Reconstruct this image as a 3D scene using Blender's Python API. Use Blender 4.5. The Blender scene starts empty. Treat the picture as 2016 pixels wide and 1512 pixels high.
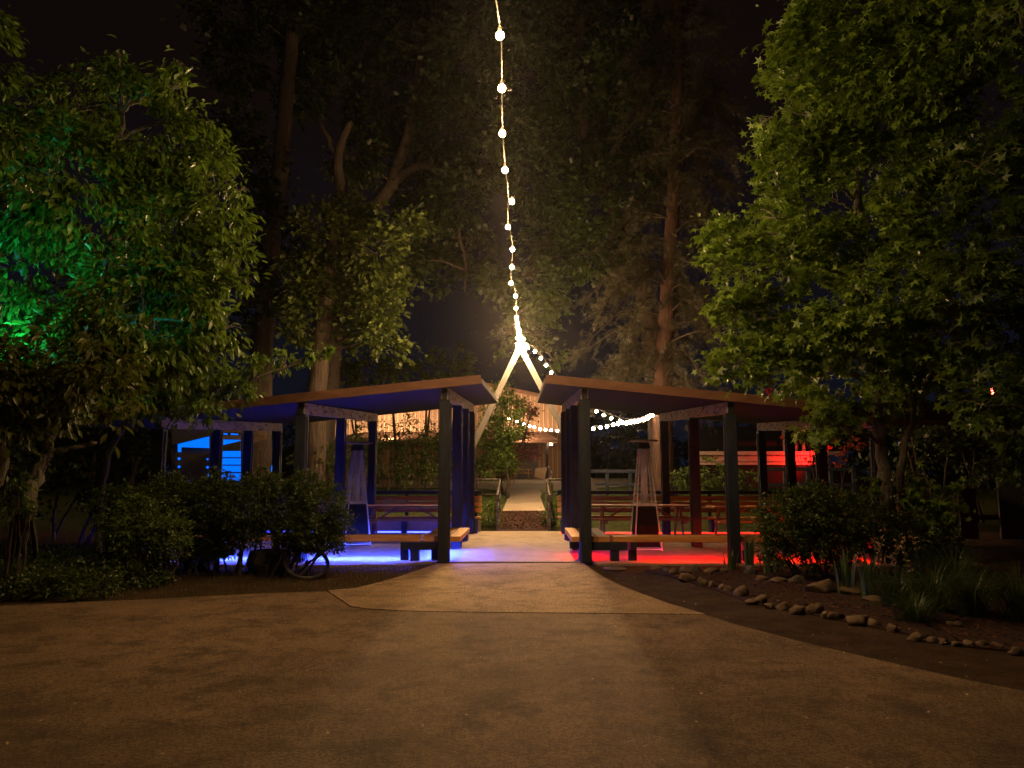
import bpy, math, random
import numpy as np
from mathutils import Vector, Matrix, Euler
R = math.radians
random.seed(7); rng = np.random.default_rng(11)
C = bpy.context.scene.collection
sc = bpy.context.scene

# ------------------------------------------------------------------ camera
F = 1456.0
TILT, YAW = math.atan(179/F), math.atan(25/F)
cam_d = bpy.data.cameras.new('camera'); cam = bpy.data.objects.new('camera', cam_d); C.objects.link(cam)
cam_d.sensor_width = 36; cam_d.lens = 36*F/2016; cam_d.clip_end = 1500; cam_d.clip_start = .05
CE = Euler((R(90)+TILT, 0, YAW), 'XYZ'); cam.rotation_euler = CE; cam.location = (0, 0, 1.5)
sc.camera = cam
CM = CE.to_matrix()
def W(px, py, Y):
    d = CM @ Vector((px-1008, 756-py, -F))
    t = Y/d.y
    return Vector((d.x*t, Y, 1.5+d.z*t))
def G(px, py, z=0.0):
    d = CM @ Vector((px-1008, 756-py, -F))
    t = (z-1.5)/d.z
    return Vector((d.x*t, d.y*t, z))
def K(Y): return F/Y*1.01

# ------------------------------------------------------------------ materials
def nt(name):
    m = bpy.data.materials.new(name); m.use_nodes = True
    n = m.node_tree; b = n.nodes['Principled BSDF']
    return m, n, b
def ramp(n, fac, stops):
    r = n.nodes.new('ShaderNodeValToRGB')
    while len(r.color_ramp.elements) < len(stops): r.color_ramp.elements.new(.5)
    for e, (p, c) in zip(r.color_ramp.elements, stops):
        e.position = p; e.color = (*c, 1)
    n.links.new(fac, r.inputs[0]); return r.outputs[0]
def noisetex(n, scale, detail=4, stretch=(1, 1, 1), rough=.6, coord='Object'):
    tc = n.nodes.new('ShaderNodeTexCoord'); mp = n.nodes.new('ShaderNodeMapping')
    mp.inputs['Scale'].default_value = stretch
    n.links.new(tc.outputs[coord], mp.inputs[0])
    t = n.nodes.new('ShaderNodeTexNoise'); t.inputs['Scale'].default_value = scale
    t.inputs['Detail'].default_value = detail; t.inputs['Roughness'].default_value = rough
    n.links.new(mp.outputs[0], t.inputs[0]); return t.outputs['Fac']
def mixc(n, fac, a, b, typ='MIX'):
    m = n.nodes.new('ShaderNodeMix'); m.data_type = 'RGBA'; m.blend_type = typ
    if hasattr(fac, 'is_linked') or not isinstance(fac, (int, float)): n.links.new(fac, m.inputs[0])
    else: m.inputs[0].default_value = fac
    for s, v in ((m.inputs[6], a), (m.inputs[7], b)):
        if isinstance(v, tuple): s.default_value = (*v, 1)
        else: n.links.new(v, s)
    return m.outputs[2]
def bumpn(n, b, h, strength, dist=.01):
    bp = n.nodes.new('ShaderNodeBump'); bp.inputs['Strength'].default_value = strength
    bp.inputs['Distance'].default_value = dist
    n.links.new(h, bp.inputs['Height']); n.links.new(bp.outputs[0], b.inputs['Normal'])
def mat(name, c1, c2=None, scale=6, rough=.7, bump=.3, stretch=(1, 1, 1), metal=0, lo=.35, hi=.65, spec=.4, coord='Object', dist=.01):
    m, n, b = nt(name)
    c2 = c2 or tuple(x*.7 for x in c1)
    f = noisetex(n, scale, 6, stretch, coord=coord)
    n.links.new(ramp(n, f, [(lo, c1), (hi, c2)]), b.inputs['Base Color'])
    b.inputs['Roughness'].default_value = rough; b.inputs['Metallic'].default_value = metal
    b.inputs['Specular IOR Level'].default_value = spec
    if bump: bumpn(n, b, noisetex(n, scale*4, 5, stretch, coord=coord), bump, dist)
    return m
def emis(name, col, s):
    m, n, b = nt(name)
    b.inputs['Base Color'].default_value = (*[min(1, c) for c in col], 1)
    b.inputs['Emission Color'].default_value = (*col, 1); b.inputs['Emission Strength'].default_value = s
    return m
def leafmat(name, ca, cb, trans=.35, rough=.45, spec=.5):
    m, n, b = nt(name)
    g = n.nodes.new('ShaderNodeNewGeometry')
    col = ramp(n, g.outputs['Random Per Island'], [(0, ca), (.85, cb), (1, tuple(min(1, c*1.5) for c in cb))])
    n.links.new(col, b.inputs['Base Color'])
    b.inputs['Roughness'].default_value = rough; b.inputs['Specular IOR Level'].default_value = spec
    tr = n.nodes.new('ShaderNodeBsdfTranslucent'); n.links.new(mixc(n, .5, col, (.1, .14, .01)), tr.inputs[0])
    mx = n.nodes.new('ShaderNodeMixShader'); mx.inputs[0].default_value = trans
    out = n.nodes['Material Output']
    n.links.new(b.outputs[0], mx.inputs[1]); n.links.new(tr.outputs[0], mx.inputs[2]); n.links.new(mx.outputs[0], out.inputs[0])
    return m
def concrete(name, light, dark, stain=.6, agg=1.0):
    m, n, b = nt(name)
    big = noisetex(n, .38, 9, rough=.72)
    base = ramp(n, big, [(.40, dark), (.60, light)])
    mid = noisetex(n, 1.7, 12, rough=.82)
    base = mixc(n, ramp(n, mid, [(.40, (1, 1, 1)), (.52, (0, 0, 0))]), base, tuple(c*stain for c in dark))
    pit = noisetex(n, 34, 3, rough=.9)
    base = mixc(n, ramp(n, pit, [(.30, (1, 1, 1)), (.42, (0, 0, 0))]), base, tuple(c*.3 for c in dark))
    grit = noisetex(n, 55, 3, rough=.95)
    base = mixc(n, .75*agg, base, ramp(n, grit, [(.42, (.2, .19, .17)), (.54, (1.0, 1.0, 1.0))]), 'MULTIPLY')
    vo = n.nodes.new('ShaderNodeTexVoronoi'); vo.inputs['Scale'].default_value = 26
    tc = n.nodes.new('ShaderNodeTexCoord'); n.links.new(tc.outputs['Object'], vo.inputs[0])
    base = mixc(n, ramp(n, vo.outputs['Distance'], [(.07, (.55*agg, .55*agg, .55*agg)), (.13, (0, 0, 0))]), base, tuple(min(.6, c*1.9) for c in light))
    cr = n.nodes.new('ShaderNodeTexVoronoi'); cr.feature = 'DISTANCE_TO_EDGE'; cr.inputs['Scale'].default_value = .33
    wn_ = n.nodes.new('ShaderNodeTexNoise'); wn_.inputs['Scale'].default_value = 2.2; wn_.inputs['Detail'].default_value = 6; n.links.new(tc.outputs['Object'], wn_.inputs[0])
    ad = n.nodes.new('ShaderNodeMix'); ad.data_type = 'VECTOR'; ad.inputs[0].default_value = .35
    n.links.new(tc.outputs['Object'], ad.inputs[4]); n.links.new(wn_.outputs['Color'], ad.inputs[5]); n.links.new(ad.outputs[1], cr.inputs[0])
    base = mixc(n, ramp(n, cr.outputs['Distance'], [(.0015, (.45*agg, .45*agg, .45*agg)), (.004, (0, 0, 0))]), base, tuple(c*.4 for c in dark))
    n.links.new(base, b.inputs['Base Color']); b.inputs['Roughness'].default_value = .82
    b.inputs['Specular IOR Level'].default_value = .25
    bumpn(n, b, noisetex(n, 30, 9, rough=.85), 1.0, .02)
    return m

def bark(name, c1, c2, scale=4):
    m, n, b = nt(name)
    f = noisetex(n, scale, 7, (3, 3, .45), .7)
    n.links.new(ramp(n, f, [(.32, c2), (.62, c1)]), b.inputs['Base Color'])
    b.inputs['Roughness'].default_value = .9
    bumpn(n, b, f, 1.0, .06); return m

M = {}
M['paint'] = mat('dark_navy_paint', (.010, .015, .032), (.026, .031, .046), 5, .5, .25, (4, 4, .4))
M['soffit'] = mat('dark_blue_soffit_paint', (.018, .024, .07), (.026, .03, .08), 3, .7, .15)
M['beam'] = mat('weathered_peeling_paint', (.62, .56, .52), (.10, .08, .07), 4.5, .75, .5, (1.5, 1, 4), lo=.5, hi=.66)
M['fascia'] = mat('brown_fascia_paint', (.20, .095, .055), (.135, .062, .036), 3, .6, .2, (1, 6, 3))
M['seat'] = mat('honey_cedar_board', (.68, .34, .10), (.42, .18, .045), 3, .55, .25, (.7, 9, 9))
M['cedar'] = mat('weathered_cedar', (.34, .16, .06), (.2, .085, .03), 4, .65, .25, (.7, 8, 8))
M['aframe'] = mat('pale_planed_board', (.13, .118, .112), (.09, .08, .074), 4, .65, .25, (6, 6, .8))
M['steel'] = mat('brushed_steel', (.8, .8, .84), (.68, .68, .72), 20, .35, .05, (1, 1, .1), metal=.2)
M['blacksteel'] = mat('black_powdercoat', (.006, .006, .007), (.01, .01, .011), 20, .7, .1, spec=.15)
M['rail'] = mat('worn_black_rail', (.05, .045, .04), (.14, .12, .1), 9, .45, .15, metal=.6)
M['patio'] = concrete('patio_concrete', (.50, .40, .30), (.36, .28, .20), .8, .5)
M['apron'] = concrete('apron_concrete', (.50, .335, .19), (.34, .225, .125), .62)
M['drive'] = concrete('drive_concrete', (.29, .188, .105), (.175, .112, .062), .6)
M['upper'] = concrete('upper_path_concrete', (.45, .36, .28), (.34, .27, .2), .9, .5)
M['mulch'] = mat('red_brown_mulch', (.06, .024, .015), (.02, .01, .007), 30, .95, 1, dist=.03)
M['rampsoil'] = mat('brown_bark_fill', (.06, .028, .018), (.03, .014, .009), 24, .95, 1, dist=.03)
M['rock'] = mat('field_stone', (.17, .11, .062), (.075, .05, .033), 7, .85, .6, coord='Object', dist=.02)
M['rockg'] = mat('grey_field_stone', (.10, .08, .065), (.05, .042, .036), 7, .85, .6, dist=.02)
M['bark_grey'] = bark('grey_oak_bark', (.10, .07, .05), (.025, .018, .014))
M['bark_pine'] = bark('red_pine_bark', (.085, .036, .02), (.016, .01, .008), 5)
M['bark_small'] = bark('smooth_pale_bark', (.2, .18, .14), (.09, .075, .06), 8)
M['twig'] = mat('brown_twig', (.06, .042, .03), None, 10, .9, .2)
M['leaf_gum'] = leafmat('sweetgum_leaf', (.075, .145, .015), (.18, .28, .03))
M['leaf_gum2'] = leafmat('shaded_sweetgum_leaf', (.04, .085, .012), (.09, .14, .02))  # darker copy of the sweetgum leaf, shade put into the colour
M['leaf_left'] = leafmat('oblong_leaf', (.048, .10, .011), (.125, .205, .023), rough=.35)
M['leaf_low'] = leafmat('yellowing_oblong_leaf', (.035, .05, .008), (.09, .09, .016), rough=.4)
M['leaf_oak'] = leafmat('oak_leaf', (.04, .06, .012), (.11, .145, .03))
M['leaf_oak2'] = leafmat('deep_oak_leaf', (.018, .034, .009), (.046, .072, .018))
M['leaf_dark'] = leafmat('dark_oak_leaf', (.016, .026, .010), (.040, .056, .018))
M['leaf_hedge'] = leafmat('small_hedge_leaf', (.026, .05, .01), (.07, .10, .018))
M['leaf_light'] = leafmat('fresh_shrub_leaf', (.06, .11, .02), (.13, .19, .035))
M['leaf_purple'] = leafmat('purple_leaf', (.09, .02, .035), (.2, .05, .07))
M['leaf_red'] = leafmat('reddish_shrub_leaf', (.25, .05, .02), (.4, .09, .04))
M['needle'] = leafmat('brown_green_needle', (.022, .024, .012), (.05, .045, .022), .1)
M['blade'] = leafmat('arching_grass_blade', (.015, .032, .007), (.045, .075, .016), .3, .4)
M['iris'] = leafmat('grey_green_iris_blade', (.05, .085, .035), (.10, .15, .065), .3, .45)
M['drygrass'] = leafmat('dry_grass_blade', (.17, .11, .03), (.09, .09, .02), .2, .8, .1)
M['lawnblade'] = leafmat('lawn_blade', (.05, .1, .015), (.1, .18, .03), .3, .7)
M['bloom'] = leafmat('pale_spent_bloom', (.4, .25, .12), (.5, .34, .2), .3, .8)
M['chip'] = leafmat('bark_chip', (.05, .016, .01), (.10, .038, .02), 0, .9, .1)
M['wall'] = mat('tan_barn_siding', (.36, .215, .125), (.29, .17, .1), 2, .8, .2, (5, 5, .5))
M['wall2'] = mat('lit_barn_batten', (.60, .41, .26), (.5, .33, .2), 2, .8, .2, (5, 5, .5))  # paler than the siding: side light on the battens put into the colour
M['roofm'] = mat('brown_metal_roof', (.26, .13, .08), (.2, .1, .06), 2, .6, .2)
M['door'] = mat('grey_roller_door', (.16, .13, .12), (.13, .11, .1), 3, .6, .2, (.3, 1, 6))
M['darkwood'] = mat('dark_stained_board', (.035, .03, .028), (.06, .05, .045), 5, .8, .4, (1, 6, 6))
M['kiosk'] = mat('brown_kiosk_board', (.22, .15, .1), (.12, .08, .05), 6, .8, .4, (1, 6, 6))
M['redboard'] = mat('painted_lap_siding', (.42, .3, .27), (.33, .24, .21), 3, .7, .2)
M['cord'] = mat('black_cord', (.03, .025, .02), (.05, .04, .03), 20, .6, .1)
M['barrel'] = mat('old_barrel_stave', (.09, .075, .055), (.05, .04, .03), 7, .8, .4, (4, 4, .6))
M['rubber'] = mat('old_tyre_rubber', (.02, .02, .02), (.04, .035, .03), 14, .8, .3)
M['bulb'] = emis('warm_bulb_glow', (1, .61, .27), 2750)
M['bulb_far'] = emis('warm_bulb_glow_far', (1, .68, .38), 165)
M['led_blue'] = emis('blue_led', (.03, .065, 1), 1200)
M['led_blue_rear'] = emis('blue_led_rear', (.03, .045, 1), 14)
M['led_red'] = emis('red_led', (1, .008, .002), 210)
M['led_red_rear'] = emis('red_led_rear', (1, .008, .003), 9)
M['panel_blue'] = emis('blue_lit_wall_glow', (.0, .155, 1), 1.15)  # emission stands in for blue lamplight on the kiosk wall
M['flood'] = emis('warm_flood_lens', (1, .66, .36), 160)
M['lamp_white'] = emis('small_white_lamp', (1, .85, .7), 12)

# ------------------------------------------------------------------ mesh helpers
class MB:
    def __init__(s): s.v = []; s.f = []
    def box(s, c, size, rot=None, taper=1):
        c = Vector(c); x, y, z = [q/2 for q in size]; i = len(s.v)
        for sz in (-1, 1):
            t = taper if sz > 0 else 1
            for sx, sy in ((-1, -1), (1, -1), (1, 1), (-1, 1)):
                p = Vector((sx*x*t, sy*y*t, sz*z))
                if rot is not None: p = rot @ p
                s.v.append(c+p)
        for q in ((3, 2, 1, 0), (4, 5, 6, 7), (0, 1, 5, 4), (1, 2, 6, 5), (2, 3, 7, 6), (3, 0, 4, 7)):
            s.f.append(tuple(i+k for k in q))
        return s
    def bar(s, a, b, w, h, up=(0, 0, 1)):
        a = Vector(a); b = Vector(b); d = (b-a); L = d.length; d.normalize()
        up = Vector(up)
        if abs(d.dot(up)) > .99: up = Vector((0, 1, 0))
        x = d.cross(up).normalized(); y = x.cross(d).normalized()
        m = Matrix((x, d, y)).transposed()
        return s.box((a+b)/2, (w, L, h), m)
    def tube(s, pts, rad, n=8, cap=True):
        pts = [Vector(p) for p in pts]
        if not hasattr(rad, '__len__'): rad = [rad]*len(pts)
        i0 = len(s.v); prev = None
        for k, p in enumerate(pts):
            d = (pts[min(k+1, len(pts)-1)]-pts[max(k-1, 0)]).normalized()
            if prev is None:
                a = Vector((1, 0, 0)) if abs(d.x) < .8 else Vector((0, 1, 0))
                x = d.cross(a).normalized()
            else:
                x = (prev-d*prev.dot(d)).normalized()
            prev = x; y = d.cross(x)
            for j in range(n):
                t = 2*math.pi*j/n
                s.v.append(p+(x*math.cos(t)+y*math.sin(t))*rad[k])
        for k in range(len(pts)-1):
            for j in range(n):
                a = i0+k*n+j; b = i0+k*n+(j+1) % n
                s.f.append((a, b, b+n, a+n))
        if cap:
            s.f.append(tuple(i0+j for j in range(n))[::-1])
            s.f.append(tuple(i0+(len(pts)-1)*n+j for j in range(n)))
        return s
    def lathe(s, c, prof, n=20):
        c = Vector(c); i0 = len(s.v)
        for r, z in prof:
            for j in range(n):
                t = 2*math.pi*j/n; s.v.append(c+Vector((r*math.cos(t), r*math.sin(t), z)))
        for k in range(len(prof)-1):
            for j in range(n):
                a = i0+k*n+j; b = i0+k*n+(j+1) % n
                s.f.append((a, b, b+n, a+n))
        return s
    def poly(s, pts, z0, z1):
        i = len(s.v); n = len(pts)
        for z in (z0, z1):
            for p in pts: s.v.append(Vector((p[0], p[1], z)))
        s.f.append(tuple(i+n+k for k in range(n)))
        for k in range(n):
            s.f.append((i+k, i+(k+1) % n, i+n+(k+1) % n, i+n+k))
        return s
    def build(s, name, m, parent=None, smooth=False, bevel=0):
        me = bpy.data.meshes.new(name); me.from_pydata([tuple(v) for v in s.v], [], s.f); me.update()
        me.materials.append(m)
        if smooth: me.polygons.foreach_set('use_smooth', [True]*len(me.polygons))
        o = bpy.data.objects.new(name, me); C.objects.link(o)
        if parent is not None:
            o.parent = parent
            if parent.type == 'EMPTY' or True:
                o.matrix_parent_inverse = Matrix.Translation(-world_loc(parent))
        if bevel:
            md = o.modifiers.new('bevel', 'BEVEL'); md.width = bevel; md.segments = 2; md.limit_method = 'ANGLE'
        return o
WL = {}
def world_loc(o): return WL.get(o.name, Vector((0, 0, 0)))
def tag(o, label=None, cat=None, group=None, kind=None):
    if label: o['label'] = label
    if cat: o['category'] = cat
    if group: o['group'] = group
    if kind: o['kind'] = kind
    return o
def thing(name, label, cat, loc=(0, 0, 0), group=None):
    o = bpy.data.objects.new(name, None); C.objects.link(o); o.location = loc; o.empty_display_size = .2
    WL[o.name] = Vector(loc)
    return tag(o, label, cat, group)
def copy_tree(o, parent=None):
    c = o.copy(); C.objects.link(c)
    if parent is not None: c.parent = parent
    for ch in list(o.children): copy_tree(ch, c)
    return c

# leaf templates (x side, y along, z normal)
def tpl_star():
    v = [(0, .0, 0)]; n = 5
    for k in range(11):
        a = math.pi*(-.5)+(k+.0)*(2*math.pi/11) + math.pi/11
        tip = k % 2 == 1
        r = .5 if tip else .2
        if k in (0, 10): r = .12
        v.append((math.cos(a)*r, math.sin(a)*r, -.10 if tip else .02))
    f = [(0, k, k+1) for k in range(1, 11)]
    return np.array(v), f
def tpl_oblong():
    return np.array([(0, -.5, 0), (.2, -.12, .06), (.17, .2, .05), (0, .55, -.12), (-.17, .2, .05), (-.2, -.12, .06), (0, .1, -.02)]), [(0, 1, 6), (1, 2, 6), (2, 3, 6), (3, 4, 6), (4, 5, 6), (5, 0, 6)]
def tpl_lobed():
    return np.array([(0, -.5, 0), (.34, -.25, .03), (.2, .05, -.03), (.4, .3, .0), (0, .5, -.08), (-.4, .3, .0), (-.2, .05, -.03), (-.34, -.25, .03)]), [(0, 1, 2), (2, 3, 4), (4, 5, 6), (6, 7, 0), (0, 2, 4, 6)]
def tpl_small():
    return np.array([(0, -.5, 0), (.28, 0, .05), (0, .5, -.05), (-.28, 0, .05)]), [(0, 1, 2, 3)]
def tpl_needle():
    v = []; f = []
    for k in range(5):
        a = (k-2)*.42; i = len(v)
        dx, dy = math.sin(a), math.cos(a)
        v += [(0, 0, 0), (dx*.5+dy*.02, dy*.5-dx*.02, .08*(k % 2)), (dx*.55, dy*.55, .08*(k % 2)), (dx*.5-dy*.02, dy*.5+dx*.02, .06*(k % 2))]
        f.append((i, i+1, i+2, i+3))
    return np.array(v), f
TPL = dict(star=tpl_star(), oblong=tpl_oblong(), lobed=tpl_lobed(), small=tpl_small(), needle=tpl_needle())
def scatter_mesh(name, P, D, N, S, tpl, m, parent=None):
    """P points, D along-axis, N normals, S sizes"""
    tv, tf = TPL[tpl]; n = len(P)
    D = D/np.linalg.norm(D, axis=1, keepdims=True)
    X = np.cross(D, N); X /= np.linalg.norm(X, axis=1, keepdims=True)+1e-9
    Z = np.cross(X, D)
    V = (P[:, None, :]+S[:, None, None]*(tv[None, :, 0:1]*X[:, None, :]+tv[None, :, 1:2]*D[:, None, :]+tv[None, :, 2:3]*Z[:, None, :])).reshape(-1, 3)
    k = len(tv)
    me = bpy.data.meshes.new(name)
    loops = np.array([i for f in tf for i in f]); ls = np.array([len(f) for f in tf])
    L = (loops[None, :]+np.arange(n)[:, None]*k).reshape(-1)
    tot = np.tile(ls, n); st = np.concatenate([[0], np.cumsum(tot)[:-1]])
    me.vertices.add(len(V)); me.vertices.foreach_set('co', V.astype(np.float32).reshape(-1))
    me.loops.add(len(L)); me.loops.foreach_set('vertex_index', L.astype(np.int32))
    me.polygons.add(len(tot)); me.polygons.foreach_set('loop_start', st.astype(np.int32)); me.polygons.foreach_set('loop_total', tot.astype(np.int32))
    me.update(calc_edges=True); me.validate()
    me.materials.append(m)
    o = bpy.data.objects.new(name, me); C.objects.link(o)
    if parent is not None:
        o.parent = parent; o.matrix_parent_inverse = Matrix.Translation(-world_loc(parent))
    return o
def sph(n):
    v = rng.normal(size=(n, 3)); return v/np.linalg.norm(v, axis=1, keepdims=True)
def crown_pts(blobs, dens, size, clump=22, spread=.2, droop=.3, inner=.55, gap=0, gf=3.):
    """blobs: (x,y,z,rx,ry,rz). returns leaf arrays"""
    P = []; D = []; N = []
    for (x, y, z, rx, ry, rz) in blobs:
        area = 4*math.pi*((rx*rz+rx*ry+ry*rz)/3)
        nl = int(area*dens); nc = max(3, nl//clump)
        d = sph(nc); rr = rng.uniform(inner, 1.03, (nc, 1))**.6
        c = d*rr*np.array([rx, ry, rz])+np.array([x, y, z])
        c += rng.normal(size=c.shape)*.06*min(rx, rz)
        if gap:
            q = np.sin(c[:, 0]*gf+1.3*np.sin(c[:, 2]*gf*.8))+np.sin(c[:, 2]*gf*1.3+1.7*np.sin(c[:, 1]*gf))+np.sin(c[:, 1]*gf*1.1+c[:, 0]*gf*.7)
            kp = q > np.quantile(q, gap); c = c[kp]; d = d[kp]; nc = len(c)
        idx = np.repeat(np.arange(nc), clump)
        sp = rng.uniform(.6, 1.4, (nc, 1))*spread
        off = sph(len(idx))*np.abs(rng.normal(size=(len(idx), 1)))*sp[idx]
        off[:, 2] *= .75
        p = c[idx]+off
        # twig direction: outward and drooping
        dd = d[idx]*.8+off/(spread+1e-6)*.5+sph(len(idx))*.55; dd[:, 2] -= droop
        nn = sph(len(idx))*.65+d[idx]*.35; nn[:, 2] += .7
        P.append(p); D.append(dd); N.append(nn)
    P = np.concatenate(P); D = np.concatenate(D); N = np.concatenate(N)
    S = size*rng.uniform(.5, 1.35, len(P))
    return P, D, N, S
def pb(lst, Y, dy=.6, flat=1.0):
    """(px,py,rpx[,Yoff]) -> world blobs"""
    out = []
    for k, b in enumerate(lst):
        yo = b[3] if len(b) > 3 else math.sin(k*2.4)*dy
        y = Y+yo; p = W(b[0], b[1], y); r = b[2]/K(y)
        out.append((p.x, p.y, p.z, r, r*flat, r))
    return out
def limb(mb, pts, r0, r1, n=8, wob=.04):
    """smooth wobbling tapered limb through points"""
    pts = [Vector(p) for p in pts]; out = []; rad = []
    m = len(pts)
    for i in range(m-1):
        p0 = pts[max(i-1, 0)]; p1 = pts[i]; p2 = pts[i+1]; p3 = pts[min(i+2, m-1)]
        for k in range(5):
            t = k/5
            q = .5*((2*p1)+(-p0+p2)*t+(2*p0-5*p1+4*p2-p3)*t*t+(-p0+3*p1-3*p2+p3)*t**3)
            out.append(q+Vector((random.uniform(-wob, wob), random.uniform(-wob, wob), 0)) if out else q)
    out.append(pts[-1]); L = len(out)
    rad = [r0+(r1-r0)*(i/(L-1)) for i in range(L)]
    mb.tube(out, rad, n); return out
def twigs(mb, blobs, start, every=1, r=.02):
    """limbs from a start spine to the blob centres"""
    for k, (x, y, z, rx, ry, rz) in enumerate(blobs):
        if k % every: continue
        c = Vector((x, y, z)); s = min(start, key=lambda q: (q-c).length+(3 if q.z > c.z-.1 else 0))
        mid = s.lerp(c, .5)+Vector((0, 0, .12*(c-s).length))
        limb(mb, [s, mid, c], max(r*1.6, .03), r*.5, 6, .03)
        for j in range(4):
            d = Vector(sph(1)[0]); d.z = abs(d.z)*.5
            limb(mb, [c, c+d*rx*.5+Vector((0, 0, .05)), c+d*rx*.95], r*.5, r*.15, 5, .02)

# ------------------------------------------------------------------ ground
def TZ(y):
    if y < 19.9: return 0
    if y < 22: return .44*(y-19.9)/2.1
    if y < 58: return .44+.78*(y-22)/36
    return 1.22+min(1, (y-58)/140)*.6
YS = [-30, -10, 0, 6, 10, 14, 18, 19.9, 22, 26, 32, 40, 50, 58, 80, 100, 125, 150]
XS = [-150, -100, -60, -30, -15, -8, -3, 0, 3, 8, 15, 30, 60, 100, 150]
g = MB()
for y in YS:
    for x in XS: g.v.append(Vector((x, y, TZ(y))))
nx = len(XS)
for i in range(len(YS)-1):
    for j in range(nx-1): g.f.append((i*nx+j, i*nx+j+1, (i+1)*nx+j+1, (i+1)*nx+j))
def groundmat():
    m, n, b = nt('soil_and_lawn')
    f1 = noisetex(n, 2.2, 7, rough=.7); f2 = noisetex(n, 22, 6, rough=.8)
    soil = ramp(n, f1, [(.35, (.045, .028, .018)), (.6, (.095, .06, .038))])
    lawn = ramp(n, f1, [(.35, (.035, .05, .012)), (.6, (.07, .085, .02))])
    tc = n.nodes.new('ShaderNodeTexCoord'); sp = n.nodes.new('ShaderNodeSeparateXYZ'); n.links.new(tc.outputs['Object'], sp.inputs[0])
    mr = n.nodes.new('ShaderNodeMapRange'); mr.inputs[1].default_value = 19.5; mr.inputs[2].default_value = 20.5
    n.links.new(sp.outputs['Y'], mr.inputs[0])
    c = mixc(n, mr.outputs[0], soil, lawn)
    c = mixc(n, .7, c, ramp(n, f2, [(.3, (.35, .33, .3)), (.6, (1, 1, 1))]), 'MULTIPLY')
    n.links.new(c, b.inputs['Base Color']); b.inputs['Roughness'].default_value = .95; b.inputs['Specular IOR Level'].default_value = .1
    bumpn(n, b, f2, 1, .04); return m
tag(g.build('ground', groundmat()), kind='structure')

def gp(lst, z=0): return [tuple(G(x, y, z)[:2]) for x, y in lst]
edgeR = [(1148, 1112), (1168, 1126), (1190, 1141), (1222, 1157), (1262, 1173), (1320, 1194), (1388, 1214)]
edgeR2 = [(1394, 1217), (1450, 1235), (1600, 1275), (1750, 1310), (1900, 1345), (2016, 1368), (2300, 1430)]
edgeL = [(862, 1113), (820, 1127), (780, 1141), (745, 1151), (700, 1162), (645, 1167)]
seam = [(690, 1199), (720, 1204), (800, 1208), (900, 1210), (1000, 1211), (1200, 1213), (1388, 1215)]
ap = gp(edgeL[::-1]+[(1008, 1112.5)][:0])+gp(edgeR)+gp([(1388, 1214.6), (1200, 1212.6), (1000, 1210.7), (900, 1209.7), (800, 1207.7), (722, 1203.4), (691, 1198.7)])
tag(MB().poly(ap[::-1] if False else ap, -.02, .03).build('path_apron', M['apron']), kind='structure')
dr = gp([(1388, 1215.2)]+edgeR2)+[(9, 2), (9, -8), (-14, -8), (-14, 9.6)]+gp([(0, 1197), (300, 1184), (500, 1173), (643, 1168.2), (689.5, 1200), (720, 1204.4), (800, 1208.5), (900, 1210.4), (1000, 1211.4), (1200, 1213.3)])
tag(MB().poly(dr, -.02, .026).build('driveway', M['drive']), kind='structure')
# patio slab under both pavilions, rear paths
pat = [(-8.2, 12.75), (-1.55, 12.78)]+[tuple(G(862, 1112)[:2]), tuple(G(1148, 1112)[:2])]+[(1.2, 12.72), (7.6, 12.72), (7.6, 19.75), (-8.2, 19.75)]
pat = [(-8.2, 12.35), (-3.2, 12.32), (-2.1, 12.45), (-1.5, 12.86), (1.15, 12.86), (1.2, 12.6), (7.6, 12.6), (7.6, 19.75), (-8.2, 19.75)]
tag(MB().poly(pat, -.02, .034).build('patio', M['patio']), kind='structure')
rp = MB(); rp.v = [Vector((-.72, 19.75, .02)), Vector((.62, 19.75, .02)), Vector((.60, 22, .452)), Vector((-.66, 22, .452))]; rp.f = [(0, 1, 2, 3)]
tag(rp.build('ramp', M['rampsoil']), kind='structure')
up = MB()
for x0, x1, y in ((-.66, .60, 22), (-.66, .62, 30), (-.7, .8, 34), (-2.0, 2.2, 38), (-14, 6, 42), (-30, 8, 58.5)):
    up.v += [Vector((x0, y, TZ(y)+.012)), Vector((x1, y, TZ(y)+.012))]
for k in range(5): up.f.append((2*k, 2*k+1, 2*k+3, 2*k+2))
tag(up.build('upper_path', M['upper']), kind='structure')
mul = gp([(1270, 1125), (1330, 1140), (1400, 1160), (1480, 1190), (1600, 1212), (1750, 1243), (1900, 1275), (2040, 1290), (2300, 1290), (2300, 1160), (1900, 1120), (1500, 1117), (1290, 1117)])
tag(MB().poly(mul, 0, .02).build('mulch_bed', M['mulch']), kind='structure')

# small scattered ground stuff
def scatter_poly(xr, yr, n, test): 
    P = np.stack([rng.uniform(*xr, n), rng.uniform(*yr, n), np.zeros(n)], 1)
    return P[[test(p) for p in P]]
def inpoly(p, poly):
    x, y = p[0], p[1]; c = False; j = len(poly)-1
    for i in range(len(poly)):
        if (poly[i][1] > y) != (poly[j][1] > y) and x < (poly[j][0]-poly[i][0])*(y-poly[i][1])/(poly[j][1]-poly[i][1])+poly[i][0]: c = not c
        j = i
    return c
def flat(n): 
    a = rng.uniform(0, 6.28, n); return np.stack([np.cos(a), np.sin(a), rng.uniform(-.3, .3, n)], 1)
P = scatter_poly((1.5, 9), (6.5, 12.6), 9000, lambda p: inpoly(p, mul)); P[:, 2] = .028
Pr = np.stack([rng.uniform(-.7, .6, 2600), rng.uniform(19.95, 22, 2600), np.zeros(2600)], 1); Pr[:, 2] = (Pr[:, 1]-19.75)/2.25*.432+.03
P = np.concatenate([P, Pr])
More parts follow.
